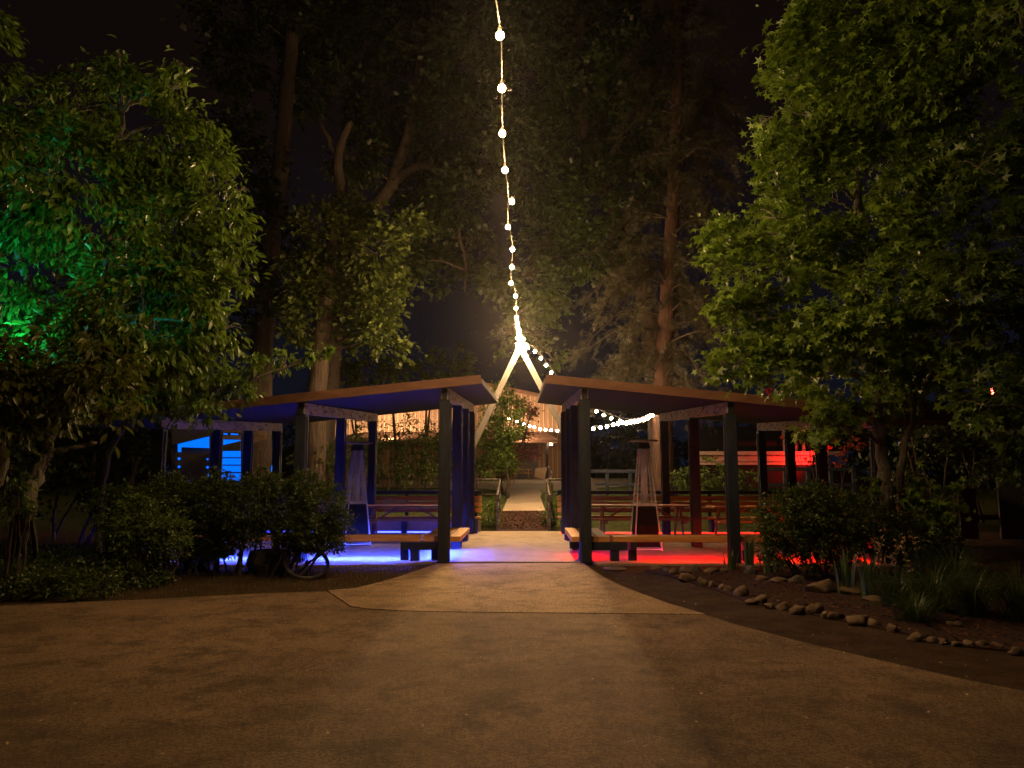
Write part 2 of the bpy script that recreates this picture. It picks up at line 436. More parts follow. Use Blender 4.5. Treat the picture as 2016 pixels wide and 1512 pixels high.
tag(scatter_mesh('mulch_chips', P, flat(len(P)), sph(len(P))*.4+np.array([0, 0, 1]), rng.uniform(.02, .07, len(P)), 'small', M['chip']), kind='stuff')
def blades(name, P, h, m, w=.5, lean=.45):
    N = sph(len(P)); N[:, 2] *= .2
    D = sph(len(P))*lean; D[:, 2] = 1
    o = scatter_mesh(name, P+np.array([0, 0, 1])*h[:, None]*.4, D, N, h, 'blade_t', m); return o
TPL['blade_t'] = (np.array([(-.06, -.5, 0), (.06, -.5, 0), (.03, .1, .02), (0, .6, .12), (-.03, .1, .02)]), [(0, 1, 2, 4), (4, 2, 3)])
def nopave(p): return not inpoly(p, ap) and not inpoly(p, dr) and not inpoly(p, pat)
P = scatter_poly((-9, -1.2), (9.0, 12.9), 26000, nopave)
tag(blades('dry_grass', P, rng.uniform(.02, .06, len(P)), M['drygrass']), kind='stuff')
P = scatter_poly((1, 9), (5, 12.7), 9000, lambda p: nopave(p) and not inpoly(p, mul) and math.sin(p[0]*3)+math.sin(p[1]*4+p[0]) > -.2)
tag(blades('sparse_grass', P, rng.uniform(.015, .045, len(P)), M['drygrass']), kind='stuff')
P = scatter_poly((-9, 9), (20.5, 40), 60000, lambda p: (p[0] < -.75 or p[0] > .72) and p[1] < 37); P[:, 2] = [TZ(y) for y in P[:, 1]]
tag(blades('lawn_grass', P, rng.uniform(.04, .10, len(P)), M['lawnblade']), kind='stuff')
# leaf litter on the driveway
P = scatter_poly((-6, 6), (3.5, 12), 520, lambda p: True); P[:, 2] = .036
tag(scatter_mesh('leaf_litter', P, flat(len(P)), np.tile([0, 0, 1.], (len(P), 1))+sph(len(P))*.3, rng.uniform(.012, .035, len(P)), 'small', M['bloom']), kind='stuff')

# ------------------------------------------------------------------ pavilions
ROWS = [12.75, 15.15, 16.9, 18.9]
def roofz(side, X, Y):   # underside of roof
    a = abs(X-(-.18))
    return 3.055-.10*(a-.6)+.053*(Y-12.6)
def pavilion(side, beams, x_in, x_out, label):
    s = side
    t = thing('pavilion', label, 'pavilion', (beams[0], ROWS[0], 0), 'twin pavilions flanking the gateway')
    y0, y1 = 12.50, 20.2
    # corrugated roof: ribs run along X
    r = MB(); n = 52
    for k in range(n+1):
        y = y0+(y1-y0)*k/n; b = .012 if k % 2 else 0
        for x in (x_in, x_out):
            z = roofz(s, x, y)
            r.v += [Vector((x, y, z-b)), Vector((x, y, z+.05))]
    for k in range(n):
        i = 4*k; j = 4*(k+1)
        r.f += [(i, i+2, j+2, j), (i+1, j+1, j+3, i+3)]
    r.build('roof', M['soffit'], t)
    f = MB()
    def edge(xa, ya, xb, yb, h=.15):
        za, zb = roofz(s, xa, ya), roofz(s, xb, yb)
        f.bar((xa, ya, za+h/2-.01), (xb, yb, zb+h/2-.01), .035, h)
    edge(x_in, y0-.02, x_out, y0-.02)
    f.build('fascia', M['fascia'], t)
    for xx in (x_in, x_out):
        f = MB(); edge(xx, y0, xx, y1, .09); f.build('side_trim', M['aframe'], t)
    f = MB(); edge(x_in+.02*s, y1, x_out, y1, .11); f.build('rear_fascia', M['fascia'], t)
    for bx in beams:
        h = .20
        za, zb = roofz(s, bx, ROWS[0])-h/2-.014, roofz(s, bx, ROWS[-1])-h/2-.014
        b = MB().bar((bx, ROWS[0]-.085, za), (bx, ROWS[-1]+.12, zb), .13, h)
        b.build('beam', M['beam'], t, bevel=.008)
        for k, y in enumerate(ROWS if bx != beams[1] else [12.75, 15.5, 18.75]):
            zt = roofz(s, bx, y)-h-.014
            w = .185
            p = MB().box((bx, y, (zt+.034)/2), (w, w, zt-.034))
            if True:  # vertical trim strip on the gate side as on the real posts
                p.box((bx-s*.1, y, zt*.5), (.02, .06, zt-.09))
            p.build('post', M['paint'], t, bevel=.012)
            # front cap block of the beam
        MB().box((bx-s*.0, ROWS[0]-.102, za-.0), (.09, .03, h*.9)).build('beam_end', M['paint'], t)
    return t
BL = [-1.38, -3.86, -6.33]; BR = [1.03, 3.52, 6.0]
pavilion(-1, BL, -.74, -8.0, 'dark posted pavilion with brown edged roof on blue lit side')
pavilion(1, BR, .36, 7.4, 'dark posted pavilion with brown edged roof on red lit side')

# ------------------------------------------------------------------ benches
def bench(pa, pb_, depthv, label, legs, name='backless_bench', seatmat='seat', z=.45, nb=2):
    """two boards from pa to pb_ ; depthv: unit vector across"""
    pa = Vector((*pa, 0)); pb_ = Vector((*pb_, 0)); d = (pb_-pa).normalized(); c = Vector((*depthv, 0))
    t = thing(name, label, 'bench', (pa.x, pa.y, .034))
    for k in range(nb):
        o = c*(.1+k*.225)
        MB().bar(pa+o+Vector((0, 0, z-.045)), pb_+o+Vector((0, 0, z-.045)), .205, .09).build('seat_board', M[seatmat], t, bevel=.006)
    L = (pb_-pa).length
    for q in legs:
        p = pa+d*q
        MB().bar(p-c*.02+Vector((0, 0, z-.16)), p+c*.44+Vector((0, 0, z-.16)), .10, .13).build('bracket', M['paint'], t, bevel=.006)
        MB().box(p+c*.2+Vector((0, 0, (z-.225+.034)/2)), (.14, .14, z-.225-.034)).build('leg', M['paint'], t, bevel=.006)
    return t
# side (gate) benches run back from the front posts
bench((-1.76, 12.92), (-1.76, 15.05), (1, 0), 'short honey timber bench by the gate post on the blue side', [.25, 1.95], nb=3)
bench((.80, 12.92), (.80, 15.05), (1, 0), 'short honey timber bench by the gate post on the red side', [.25, 1.95], nb=3)
bench((-1.79, 12.925), (-6.1, 12.92), (0, 1), 'long honey timber bench along the front of the blue floor', [.3, 2.1, 4.0])
bench((1.51, 12.925), (6.3, 12.92), (0, 1), 'long honey timber bench along the front of the red floor', [.35, 2.3, 4.5])
# bracket seen in front (wide bolster under the corner)
def corner(x, s, label):
    t = thing('corner_bolster', label, 'timber support', (x, 12.98, .034))
    MB().box((x, 13.0, .285), (.68, .14, .13)).build('bolster', M['paint'], t, bevel=.008)
    MB().box((x-.12*s*-1, 13.02, .127), (.15, .15, .186)).build('stump', M['paint'], t, bevel=.008)
corner(-1.78, -1, 'dark timber bolster under the bench corner on the blue side')
corner(1.42, 1, 'dark timber bolster under the bench corner on the red side')
def backbench(x0, x1, label):
    t = thing('slat_back_bench', label, 'bench', ((x0+x1)/2, 19.3, .034))
    for k in range(2): MB().box(((x0+x1)/2, 19.02+k*.2, .42), (abs(x1-x0), .18, .05)).build('seat_board', M['cedar'], t, bevel=.004)
    for z in (.60, .755, .90): MB().box(((x0+x1)/2, 19.36, z), (abs(x1-x0), .04, .115)).build('back_slat', M['seat'], t, bevel=.004)
    MB().box(((x0+x1)/2, 19.4, 1.05), (abs(x1-x0), .1, .09)).build('top_rail', M['paint'], t, bevel=.004)
    n = 4; 
    for k in range(n):
        x = min(x0, x1)+.15+(abs(x1-x0)-.3)*k/(n-1)
        MB().box((x, 19.42, .52), (.09, .07, .98)).build('support', M['paint'], t, bevel=.004)
        MB().box((x, 19.12, .214), (.14, .3, .36)).build('leg', M['paint'], t, bevel=.004)
backbench(-1.12, -6.8, 'slat backed timber bench along the rear of the blue floor')
backbench(.84, 6.8, 'slat backed timber bench along the rear of the red floor')
def kick(x0, x1, label):
    o = MB().box(((x0+x1)/2, 19.62, .17), (abs(x1-x0), .06, .27)).build('low_wall', M['upper']); tag(o, label, 'low wall')
kick(-1.15, -6.9, 'low pale wall behind the rear bench, lit blue')

# LED strips
def strip(x0, x1, y, z, m, label, w=.03, h=.015):
    o = MB().box(((x0+x1)/2, y, z), (abs(x1-x0), w, h)).build('light_strip', m); tag(o, label, 'light strip', 'light strips under the benches')
    if z > .2: MB().box(((x0+x1)/2, y-.042, .347), (abs(x1-x0), .012, .025)).build('added_light_shield', M['paint'], o)  # added lip, stops the strip's light short of the drive
    else: MB().box(((x0+x1)/2, y+.0, z+.022), (abs(x1-x0), .05, .008)).build('added_light_shield', M['paint'], o)  # added cover, keeps the strip's light off the roof
strip(-1.75, -6.0, 13.24, .352, M['led_blue'], 'blue light strip under the long front bench')
strip(1.8, 6.0, 13.24, .352, M['led_red'], 'red light strip under the long front bench')
strip(-1.2, -6.6, 19.1, .06, M['led_blue_rear'], 'blue light strip on the floor under the rear bench', .03, .03)
strip(.9, 6.6, 18.98, .05, M['led_red_rear'], 'red light strip under the rear slat backed bench')
o = MB().box((-1.48, 14.0, .352), (.03, 1.7, .015)).build('light_strip', M['led_blue']); tag(o, 'blue light strip under the short gate bench', 'light strip', 'light strips under the benches')
o = MB().box((1.12, 13.7, .352), (.03, .9, .015)).build('light_strip', M['led_red']); tag(o, 'red light strip under the short gate bench', 'light strip', 'light strips under the benches')

# ------------------------------------------------------------------ picnic tables
def picnic(loc, L, rz, label, wood='cedar', group='picnic tables'):
    t = thing('picnic_table', label, 'picnic table', (0, 0, 0), group)
    tw = .74
    for k in range(5): MB().box((0, -tw/2+.07+k*.15, .74), (L, .14, .04)).build('top_board', M[wood], t, bevel=.004)
    for s in (-1, 1):
        for j in range(2): MB().box((0, s*(.6+j*.13), .45), (L, .12, .04)).build('seat_board', M[wood], t, bevel=.004)
    for ex in (-L/2+.3, L/2-.3):
        for s in (-1, 1): MB().bar((ex, s*.62, 0.01), (ex, s*.22, .72), .045, .09).build('leg', M[wood], t, bevel=.004)
        MB().box((ex+.05, 0, .40), (.045, 1.5, .09)).build('seat_support', M[wood], t, bevel=.004)
        MB().box((ex+.05, 0, .68), (.045, .7, .08)).build('top_support', M[wood], t, bevel=.004)
        sg = 1 if ex < 0 else -1
        MB().bar((ex+sg*.07, 0, .42), (ex+sg*.55, 0, .70), .06, .045).build('brace', M[wood], t, bevel=.004)
    t.location = loc; t.rotation_euler = (0, 0, rz)
    return t
picnic((-2.75, 17.6, .034), 2.2, R(4), 'purple tinted picnic table on the blue lit patio')
picnic((2.75, 17.9, .034), 2.4, R(-2), 'long picnic table behind the steel heater on the red side')
picnic((5.3, 17.2, .034), 2.2, R(3), 'picnic table beneath the third beam on the red side', 'seat')
pt = W(1024, 940, 57); picnic((pt.x, 56.6, TZ(56.6)), 1.85, 0, 'orange lit picnic table standing by the barn porch', 'seat')

# ------------------------------------------------------------------ patio heaters
def heater(loc, rz, label, glow=False, tiltx=0):
    t = thing('patio_heater', label, 'patio heater', (0, 0, 0), 'pyramid patio heaters')
    b0, b1, b2 = .27, .20, .085; zb, z1, z2 = .06, .86, 2.02
    bm = MB(); bm.box((0, 0, .46), (b0*1.75, b0*1.75, .78), taper=.80); bm.build('base_cabinet', M['blacksteel'], t, bevel=.01)
    q = MB()
    for k in range(4):
        sx, sy = ((-1, -1), (1, -1), (1, 1), (-1, 1))[k]
        q.bar((sx*b0, sy*b0, 0), (sx*b2, sy*b2, z2), .022, .022)
        sx2, sy2 = ((-1, -1), (1, -1), (1, 1), (-1, 1))[(k+1) % 4]
        for z in (.03, .87, .9, 2.0):
            w = b0+(b2-b0)*z/z2
            q.bar((sx*w, sy*w, z), (sx2*w, sy2*w, z), .02, .02)
    q.build('frame', M['steel'], t)
    g_ = MB()   # guard wires
    for k in range(4):
        a = (( -1, -1), (1, -1), (1, 1), (-1, 1))[k]; b = ((-1, -1), (1, -1), (1, 1), (-1, 1))[(k+1) % 4]
        nw = 11 if glow else 5  # extra wires on one heater, added to catch more blue light
        for j in range(1, nw):
            u = j/nw
            pl = [(a[0]+(b[0]-a[0])*u, a[1]+(b[1]-a[1])*u)]
            w0 = b0+(b2-b0)*.9/z2; w1 = b0+(b2-b0)*1.95/z2
            x, y = pl[0]
            g_.bar((x*w0, y*w0, .9), (x*w1, y*w1, 1.95), .004, .004)
        for z in np.arange(1.1, 1.95, .2):
            w = b0+(b2-b0)*z/z2; g_.bar((a[0]*w, a[1]*w, z), (b[0]*w, b[1]*w, z), .004, .004)
    g_.build('guard_mesh', M['steel'], t)
    MB().tube([(0, 0, .87), (0, 0, 1.98)], .068, 20).build('glass_tube', M['tube'], t, smooth=True)
    MB().box((0, 0, 2.05), (.24, .24, .12), taper=.8).build('burner_head', M['blacksteel'], t, bevel=.01)
    MB().box((0, 0, 2.15), (.56, .56, .03), taper=.7).build('cap', M['steel'], t)
    MB().box((0, 0, 2.12), (.04, .04, .06)).build('cap_stud', M['steel'], t)
    t.location = loc; t.rotation_euler = (R(tiltx), 0, rz)
    return t
m_, n_, b_ = nt('frosted_glass_tube'); M['tube'] = m_
_t = n_.nodes.new('ShaderNodeBsdfTranslucent'); _t.inputs[0].default_value = (.95, .93, .9, 1); _m = n_.nodes.new('ShaderNodeMixShader'); _m.inputs[0].default_value = .5
n_.links.new(b_.outputs[0], _m.inputs[1]); n_.links.new(_t.outputs[0], _m.inputs[2]); n_.links.new(_m.outputs[0], n_.nodes['Material Output'].inputs[0])
b_.inputs['Base Color'].default_value = (.9, .88, .86, 1); b_.inputs['Roughness'].default_value = .25; b_.inputs['Specular IOR Level'].default_value = .8
h1 = W(699, 1076, 15.9); heater((h1.x, 15.9, .034), R(24), 'pyramid patio heater lit blue beside the second beam', True)
h2 = W(1271, 1080, 14.95); heater((h2.x, 14.95, .034), R(3), 'pyramid patio heater with pale tube on the red side')

# ------------------------------------------------------------------ A frame and strings of lights
AY = 24.0
tA = thing('a_frame', 'tall pale timber a frame carrying the strings of bulbs', 'a-frame', (0, AY, TZ(AY)))
apex = W(1024, 682, AY)
for s, (fx, fy), off in ((-1, (874, 1000), 0), (1, (1188, 1000), .06)):
    foot = W(fx, fy, AY+off); foot.z = TZ(AY)
    d = (apex+Vector((0, off, 0))-foot)
    a = foot; b = foot+d*1.03
    MB().bar(a, b, .05, .19, up=(1, 0, 0)).build('leg', M['aframe'], tA, bevel=.006)

def catmull(pts, n):
    out = []; m = len(pts)
    for i in range(m-1):
        p0, p1, p2, p3 = pts[max(i-1, 0)], pts[i], pts[i+1], pts[min(i+2, m-1)]
        for k in range(n):
            t = k/n
            out.append(.5*((2*p1)+(-p0+p2)*t+(2*p0-5*p1+4*p2-p3)*t*t+(-p0+3*p1-3*p2+p3)*t**3))
    out.append(pts[-1]); return out
BULB = None
def bulb_mesh(r):
    m = MB(); prof = [(.001, -r)]
    for k in range(1, 8):
        a = -math.pi/2+math.pi*k/9; prof.append((r*math.cos(a), r*math.sin(a)))
    prof += [(r*.38, r*.98), (.001, r)]
    m.lathe((0, 0, 0), prof, 12); return m
def string(label, cordpts, bulbs, r, m, far=False):
    t = thing('string_light', label, 'string light', tuple(cordpts[0]), 'strings of globe bulbs')
    MB().tube(cordpts, .007 if not far else .012, 5).build('cord', M['cord'], t)
    b0 = bulb_mesh(r); me = None; so = None
    for p in bulbs:
        if me is None:
            me = b0.build('bulb', m, None, smooth=True); o = me
            sk = MB().tube([(0, 0, r*.9), (0, 0, r*.9+.05)], .018, 8).build('socket', M['cord'], None)
            o.parent = t; sk.parent = o; so = sk
        else:
            o = me.copy(); C.objects.link(o); sk = so.copy(); C.objects.link(sk); sk.parent = o
        o.matrix_parent_inverse = Matrix.Identity(4)
        o.location = Vector(p)-WL[t.name]
    return t
# string A: from behind the camera to the apex
ys = [(984, 70), (988, 174), (989, 263), (994, 335), (1008, 397), (1000, 447), (1009, 491), (1008, 526), (1006, 557), (1015, 583), (1016, 607), (1017, 625)]
H = apex.z-1.5+.12
bul = []
for (x, y) in ys:
    a = math.atan((756-y)/F)+TILT
    Y = H/math.tan(a); p = W(x, y, Y); bul.append(p)
for k in range(1, 10):  # set close, some added, to brighten the string near the apex
    p = bul[11].lerp(apex+Vector((0, -.3, .0)), k/10); bul.append(p)
near = [Vector((-.35, 5.4, H+1.5+.03)), Vector((-.42, 4.1, H+1.52)), Vector((-.5, 2.6, H+1.52)), Vector((-.6, 1.0, H+1.52))]
cord = [Vector((-.9, -3, H+1.75))]+[p+Vector((0, 0, .13)) for p in near[::-1]]
straight = [p+Vector((.0, 0, .12)) for p in bul]
for i, p in enumerate(straight):
    if i in (4,): p = p+Vector((-.06, 0, 0))
    cord.append(p)
cord.append(apex+Vector((0, -.12, .1)))
apex_glow_bulbs = [apex+Vector(v) for v in ((-.10, -.12, .25), (.02, -.14, .33), (-.02, -.14, .05), (.10, -.12, .10), (.0, -.16, -.12), (.08, -.15, -.03), (-.06, -.15, .42), (.22, -.1, .02), (.03, -.12, .16), (.12, -.12, .22), (-.02, -.15, .52), (-.08, -.14, .0), (.05, -.2, -.2))]  # extra bulbs added at the apex for its white glow
string('overhead string of globe bulbs running from above the drive to the a frame', catmull(cord, 3), near[:1]+bul+apex_glow_bulbs, .040, M['bulb'])
# string B: apex to pine trunk
tr = W(1300, 801, 27.0)
B = [apex+Vector((.1, 0, .1)), W(1050, 682, 24.3), W(1068, 702, 24.6), W(1090, 732, 25.0), W(1124, 770, 25.5), W(1165, 797, 26.0), W(1200, 815, 26.4), W(1235, 824, 26.6), W(1268, 819, 26.8), tr]
cb = catmull(B, 6)
def along(c, step, start=0, drop=.13):
    out = []; acc = start
    for a, b in zip(c[:-1], c[1:]):
        L = (b-a).length; 
        while acc < L: out.append(a.lerp(b, acc/L)-Vector((0, 0, drop))); acc += step
        acc -= L
    return out
string('string of bulbs sagging from the a frame to the pine trunk', cb, along(cb, .34, .2), .048, M['bulb_far'], True)
# string C: pine trunk to the green tree by the barn, far away
Cc = [tr+Vector((-.05, .1, -.02)), W(1270, 824, 29), W(1235, 832, 33), W(1195, 836, 38), W(1150, 841, 43), W(1097, 845, 47), W(1060, 841, 50), W(1040, 835, 51), W(1018, 826, 52), W(996, 815, 53)]
cc = catmull(Cc, 6)
fb = [W(x, y, Y) for x, y, Y in ((1097, 848, 47), (1085, 847, 48), (1074, 846, 49), (1063, 845, 49.8), (1052, 841, 50.5), (1043, 839, 51), (1031, 835, 51.5), (1018, 830, 52), (1002, 824, 53),
      (1168, 844, 41), (1182, 842, 39.5), (1195, 840, 38), (1207, 836, 36.5), (1217, 834, 35.5), (1225, 832, 34.5), (1233, 833, 33.5), (1241, 831, 32.5), (1249, 830, 31.5), (1257, 828, 31), (1266, 826, 30), (1275, 822, 29), (1283, 817, 28.5), (1290, 811, 28))]
string('distant string of bulbs from the pine trunk across the barn front', cc, fb, .08, M['bulb_far'], True)
lft = [W(540, 806, 33), W(574, 819, 33), W(610, 820, 33.2), W(655, 815, 33.5), W(690, 806, 34)]
string('short string of bulbs between the two oak trunks', catmull(lft, 6), [W(574, 824, 33), W(556, 826.5, 33.5), W(639, 821, 33.3), W(655, 820, 33.5)], .075, M['bulb_far'], True)

# ------------------------------------------------------------------ stair rails and plants beside the ramp
def handrail(x, s, label):
    t = thing('handrail', label, 'handrail', (x, 20, 0))
    y0, y1 = 19.95, 22.3
    pts = [(y0, .9), (21.2, 1.16), (y1, 1.36)]
    q = MB().tube([(x, y0, .95), (x, 21.2, 1.13), (x, y1, 1.36), (x+s*.7, y1+.05, 1.36)], .03, 8); q.build('top_rail', M['rail'], t)
    q = MB().tube([(x, y0, .5), (x, y1, .92), (x+s*.7, y1+.05, .92)], .018, 8); q.build('mid_rail', M['rail'], t)
    for y, z in ((y0, .96), (21.2, 1.13), (y1, 1.36)):
        MB().box((x, y, (TZ(y)+z)/2), (.05, .05, z-TZ(y))).build('post', M['rail'], t)
    MB().box((x+s*.7, y1+.05, .85), (.05, .05, 1.0)).build('post', M['rail'], t)
handrail(-.74, -1, 'black pipe handrail beside the ramp next to the green grass patch')
handrail(.66, 1, 'black pipe handrail beside the ramp near the dark stump')
o = MB()
limb(o, [W(1082, 1000, 22.6), W(1081, 975, 22.6), W(1083, 958, 22.6), W(1080, 948, 22.6)], .11, .09, 10, .01)
tag(o.build('cut_stump', M['bark_small'], smooth=True), 'short rough cut stump behind the ramp handrail', 'stump')
q = MB(); limb(q, [W(1079, 951, 22.4), W(1087, 938, 22.4), W(1083, 925, 22.4), W(1080, 918, 22.4)], .045, .02, 7, .01)
tag(q.build('bare_branch', M['aframe'], smooth=True), 'crooked pale bare branch standing by the ramp', 'branch')
def shrub(name, label, blobs, dens, size, tpl, m, group=None, stems=True, cat='shrub', clump=20, spread=.12, base=None, partname='foliage', droop=.2, inner=.5, rs=.012):
    x = sum(b[0] for b in blobs)/len(blobs); y = sum(b[1] for b in blobs)/len(blobs)
    z0 = TZ(y)
    t = thing(name, label, cat, (x, y, z0), group)
    P, D, N, S = crown_pts(blobs, dens, size, clump, spread, droop, inner)
    k = P[:, 2] > z0+.02
    scatter_mesh(partname, P[k], D[k], N[k], S[k], tpl, M[m], t)
    if stems:
        for b in blobs:
            for j in range(2):
                mb = MB()
                a = Vector((x*.3+b[0]*.7+random.uniform(-.1, .1), b[1]+random.uniform(-.1, .1), z0)); c = Vector(b[:3])+Vector((random.uniform(-.5, .5)*b[3], 0, 0))
                limb(mb, [a, a.lerp(c, .5)+Vector((random.uniform(-.05, .05), 0, 0)), c], rs*1.5, rs*.6, 5, .01)
                mb.build('stem', M['twig'], t)
    return t
shrub('ramp_shrub', 'leafy green plants between the blue side bench and the ramp', pb([(960, 1018, 20, 0), (972, 1000, 13, 0), (955, 1035, 14, 0), (975, 1030, 10, 0)], 20.4), 600, .07, 'oblong', 'leaf_light', 'plants beside the ramp')
shrub('ramp_shrub', 'dark leafy plants between the ramp and the red side bench', pb([(1086, 1018, 17, 0), (1090, 1000, 13, 0), (1080, 1035, 12, 0), (1074, 1015, 8, 0)], 20.4), 600, .07, 'oblong', 'leaf_hedge', 'plants beside the ramp')

# ------------------------------------------------------------------ barn behind
BY = 60.0
def barn():
    k = K(BY); xl, xr = W(640, 900, BY).x, W(1150, 900, BY).x
    zg = TZ(BY)
    t = thing('barn', 'tan batten sided barn with low gable and porch, lit warm behind the gateway', 'barn', ((xl+xr)/2, BY, zg))
    def top(x):
        px = W(0, 0, BY); pk = W(900, 748, BY); sl = .21
        return pk.z-abs(x-pk.x)*sl
    pk = W(900, 748, BY)
    w = MB(); w.v = [Vector((xl, BY, zg-.2)), Vector((xr, BY, zg-.2)), Vector((xr, BY, top(xr))), Vector((pk.x, BY, pk.z)), Vector((xl, BY, top(xl)))]
    w.v += [v+Vector((0, 22, 0)) for v in w.v]
    w.f = [(0, 1, 2, 3, 4), (9, 8, 7, 6, 5), (1, 6, 7, 2), (0, 4, 9, 5)]
    w.build('wall', M['wall'], t)
    bt = MB(); x = xl+.1
    while x < xr:
        z0 = 4.0 if True else zg
        bt.box((x, BY-.03, (zg+top(x))/2), (.07, .06, top(x)-zg-.1)); x += .36
    bt.build('batten', M['wall2'], t)
    r = MB()
    for (xa, xb) in ((xl-.4, pk.x), (pk.x, xr+.4)):
        r.bar((xa, BY-.5, top(xa)+.08), (xb, BY-.5, top(xb)+.08), .08, .28)
    r.v += []; r.build('fascia', M['fascia'], t)
    r = MB()
    for (xa, xb) in ((xl-.4, pk.x), (pk.x, xr+.4)):
        i = len(r.v)
        for y in (BY-.5, BY+22.5): r.v += [Vector((xa, y, top(xa)+.24)), Vector((xb, y, top(xb)+.24))]
        r.f.append((i, i+1, i+3, i+2))
    r.build('roof', M['roofm'], t)
    # porch
    pxl, pxr = W(700, 860, 56).x, W(1100, 866, 56).x
    zr = W(1050, 866, 56).z; zt = W(1050, 850, 60).z
    p = MB(); i = 0
    p.v = [Vector((pxl, 56, zr)), Vector((pxr, 56, zr)), Vector((pxr-.8, 59.9, zt)), Vector((pxl, 59.9, zt)),
           Vector((pxl, 56, zr-.22)), Vector((pxr, 56, zr-.22)), Vector((pxr-.8, 59.9, zr-.22)), Vector((pxl, 59.9, zr-.22))]
    p.f = [(0, 1, 2, 3), (7, 6, 5, 4), (0, 4, 5, 1), (1, 5, 6, 2), (0, 3, 7, 4)]
    p.build('porch_roof', M['roofm'], t)
    for px in (1077, 985, 880, 780):
        c = W(px, 900, 56.3); MB().box((c.x, 56.3, (zg-.1+zr-.22)/2), (.22, .22, zr-.22-zg+.1)).build('porch_post', M['darkwood'], t)
    a, b = W(1018, 900, BY-.1), W(1059, 900, BY-.1); zd = W(1040, 872, BY-.1).z
    MB().box(((a.x+b.x)/2, BY-.08, (zg+zd)/2), (b.x-a.x, .1, zd-zg)).build('roller_door', M['door'], t)
    a, b = W(985, 900, BY-.1), W(1010, 900, BY-.1)
    MB().box(((a.x+b.x)/2, BY-.08, (zg+zd)/2), (b.x-a.x, .1, zd-zg)).build('roller_door', M['door'], t)
    c = W(1085, 875, 55.9); MB().box((c.x, 56.15, c.z), (.22, .12, .1)).build('porch_lamp', M['flood'], t)
    return t, zr, zt
bt, zr, zt = barn()
# leaning board by the porch
c = W(1064, 942, 56); MB_ = MB().box((0, 0, 0), (.9, .04, .1))
mb = MB(); a = W(1050, 942, 56.2); 
mb.v = [W(1052, 939, 56.2), W(1072, 944, 55.7), W(1077, 920, 55.9), W(1054, 922, 56.4)]
mb.v += [v+Vector((.03, .08, 0)) for v in mb.v]; mb.f = [(0, 1, 2, 3), (7, 6, 5, 4), (0, 4, 5, 1), (1, 5, 6, 2), (2, 6, 7, 3), (3, 7, 4, 0)]
tag(mb.build('leaning_board', M['wall2']), 'pale sheet of board leaning beside the barn picnic table', 'board')
def floodlight(p, aim, m, label, energy, col, ang=90, size=.12, group=None, blend=.6):
    p = Vector(p); aim = Vector(aim); d = (aim-p).normalized(); q = d.to_track_quat('-Z', 'Y').to_matrix()
    t = thing('floodlight', label, 'floodlight', tuple(p), group)
    MB().box(p-d*size*.5, (size*1.5, size, size*.8), q).build('housing', M['blacksteel'], t)
    MB().box(p-d*size*.08, (size*1.2, size*.7, .01), q).build('lens', m, t)
    MB().tube([p-d*size*.6, p-d*size*.6-Vector((0, 0, size*1.4))], size*.12, 6).build('stand', M['blacksteel'], t)
    ld = bpy.data.lights.new('flood_lamp', 'SPOT'); ld.energy = energy; ld.color = col; ld.spot_size = R(ang); ld.spot_blend = blend; ld.shadow_soft_size = size*.4
    lo = bpy.data.objects.new('flood_lamp', ld); C.objects.link(lo); lo.location = p+d*.04; lo.rotation_euler = d.to_track_quat('-Z', 'Y').to_euler()
    return t
f1 = W(1001, 863, 55.6); f2 = W(1016, 863, 55.6); f3 = W(760, 866, 55.6)
for k, (p, e, w_) in enumerate(((f1, 1500, 'outer'), (f2, 1500, 'inner'), (f3, 4200, 'far'))):
    floodlight((p.x, 55.6, zr+.28), (p.x+(3 if k < 2 else 0), 60, zr+3.0), M['flood'], 'warm floodlight on the porch roof edge, %s' % ('nearest the purple tree' if k == 1 else 'against the green tree' if k == 0 else 'behind the blue side heater'), e*.8, (1, .66, .38), 140, .2)

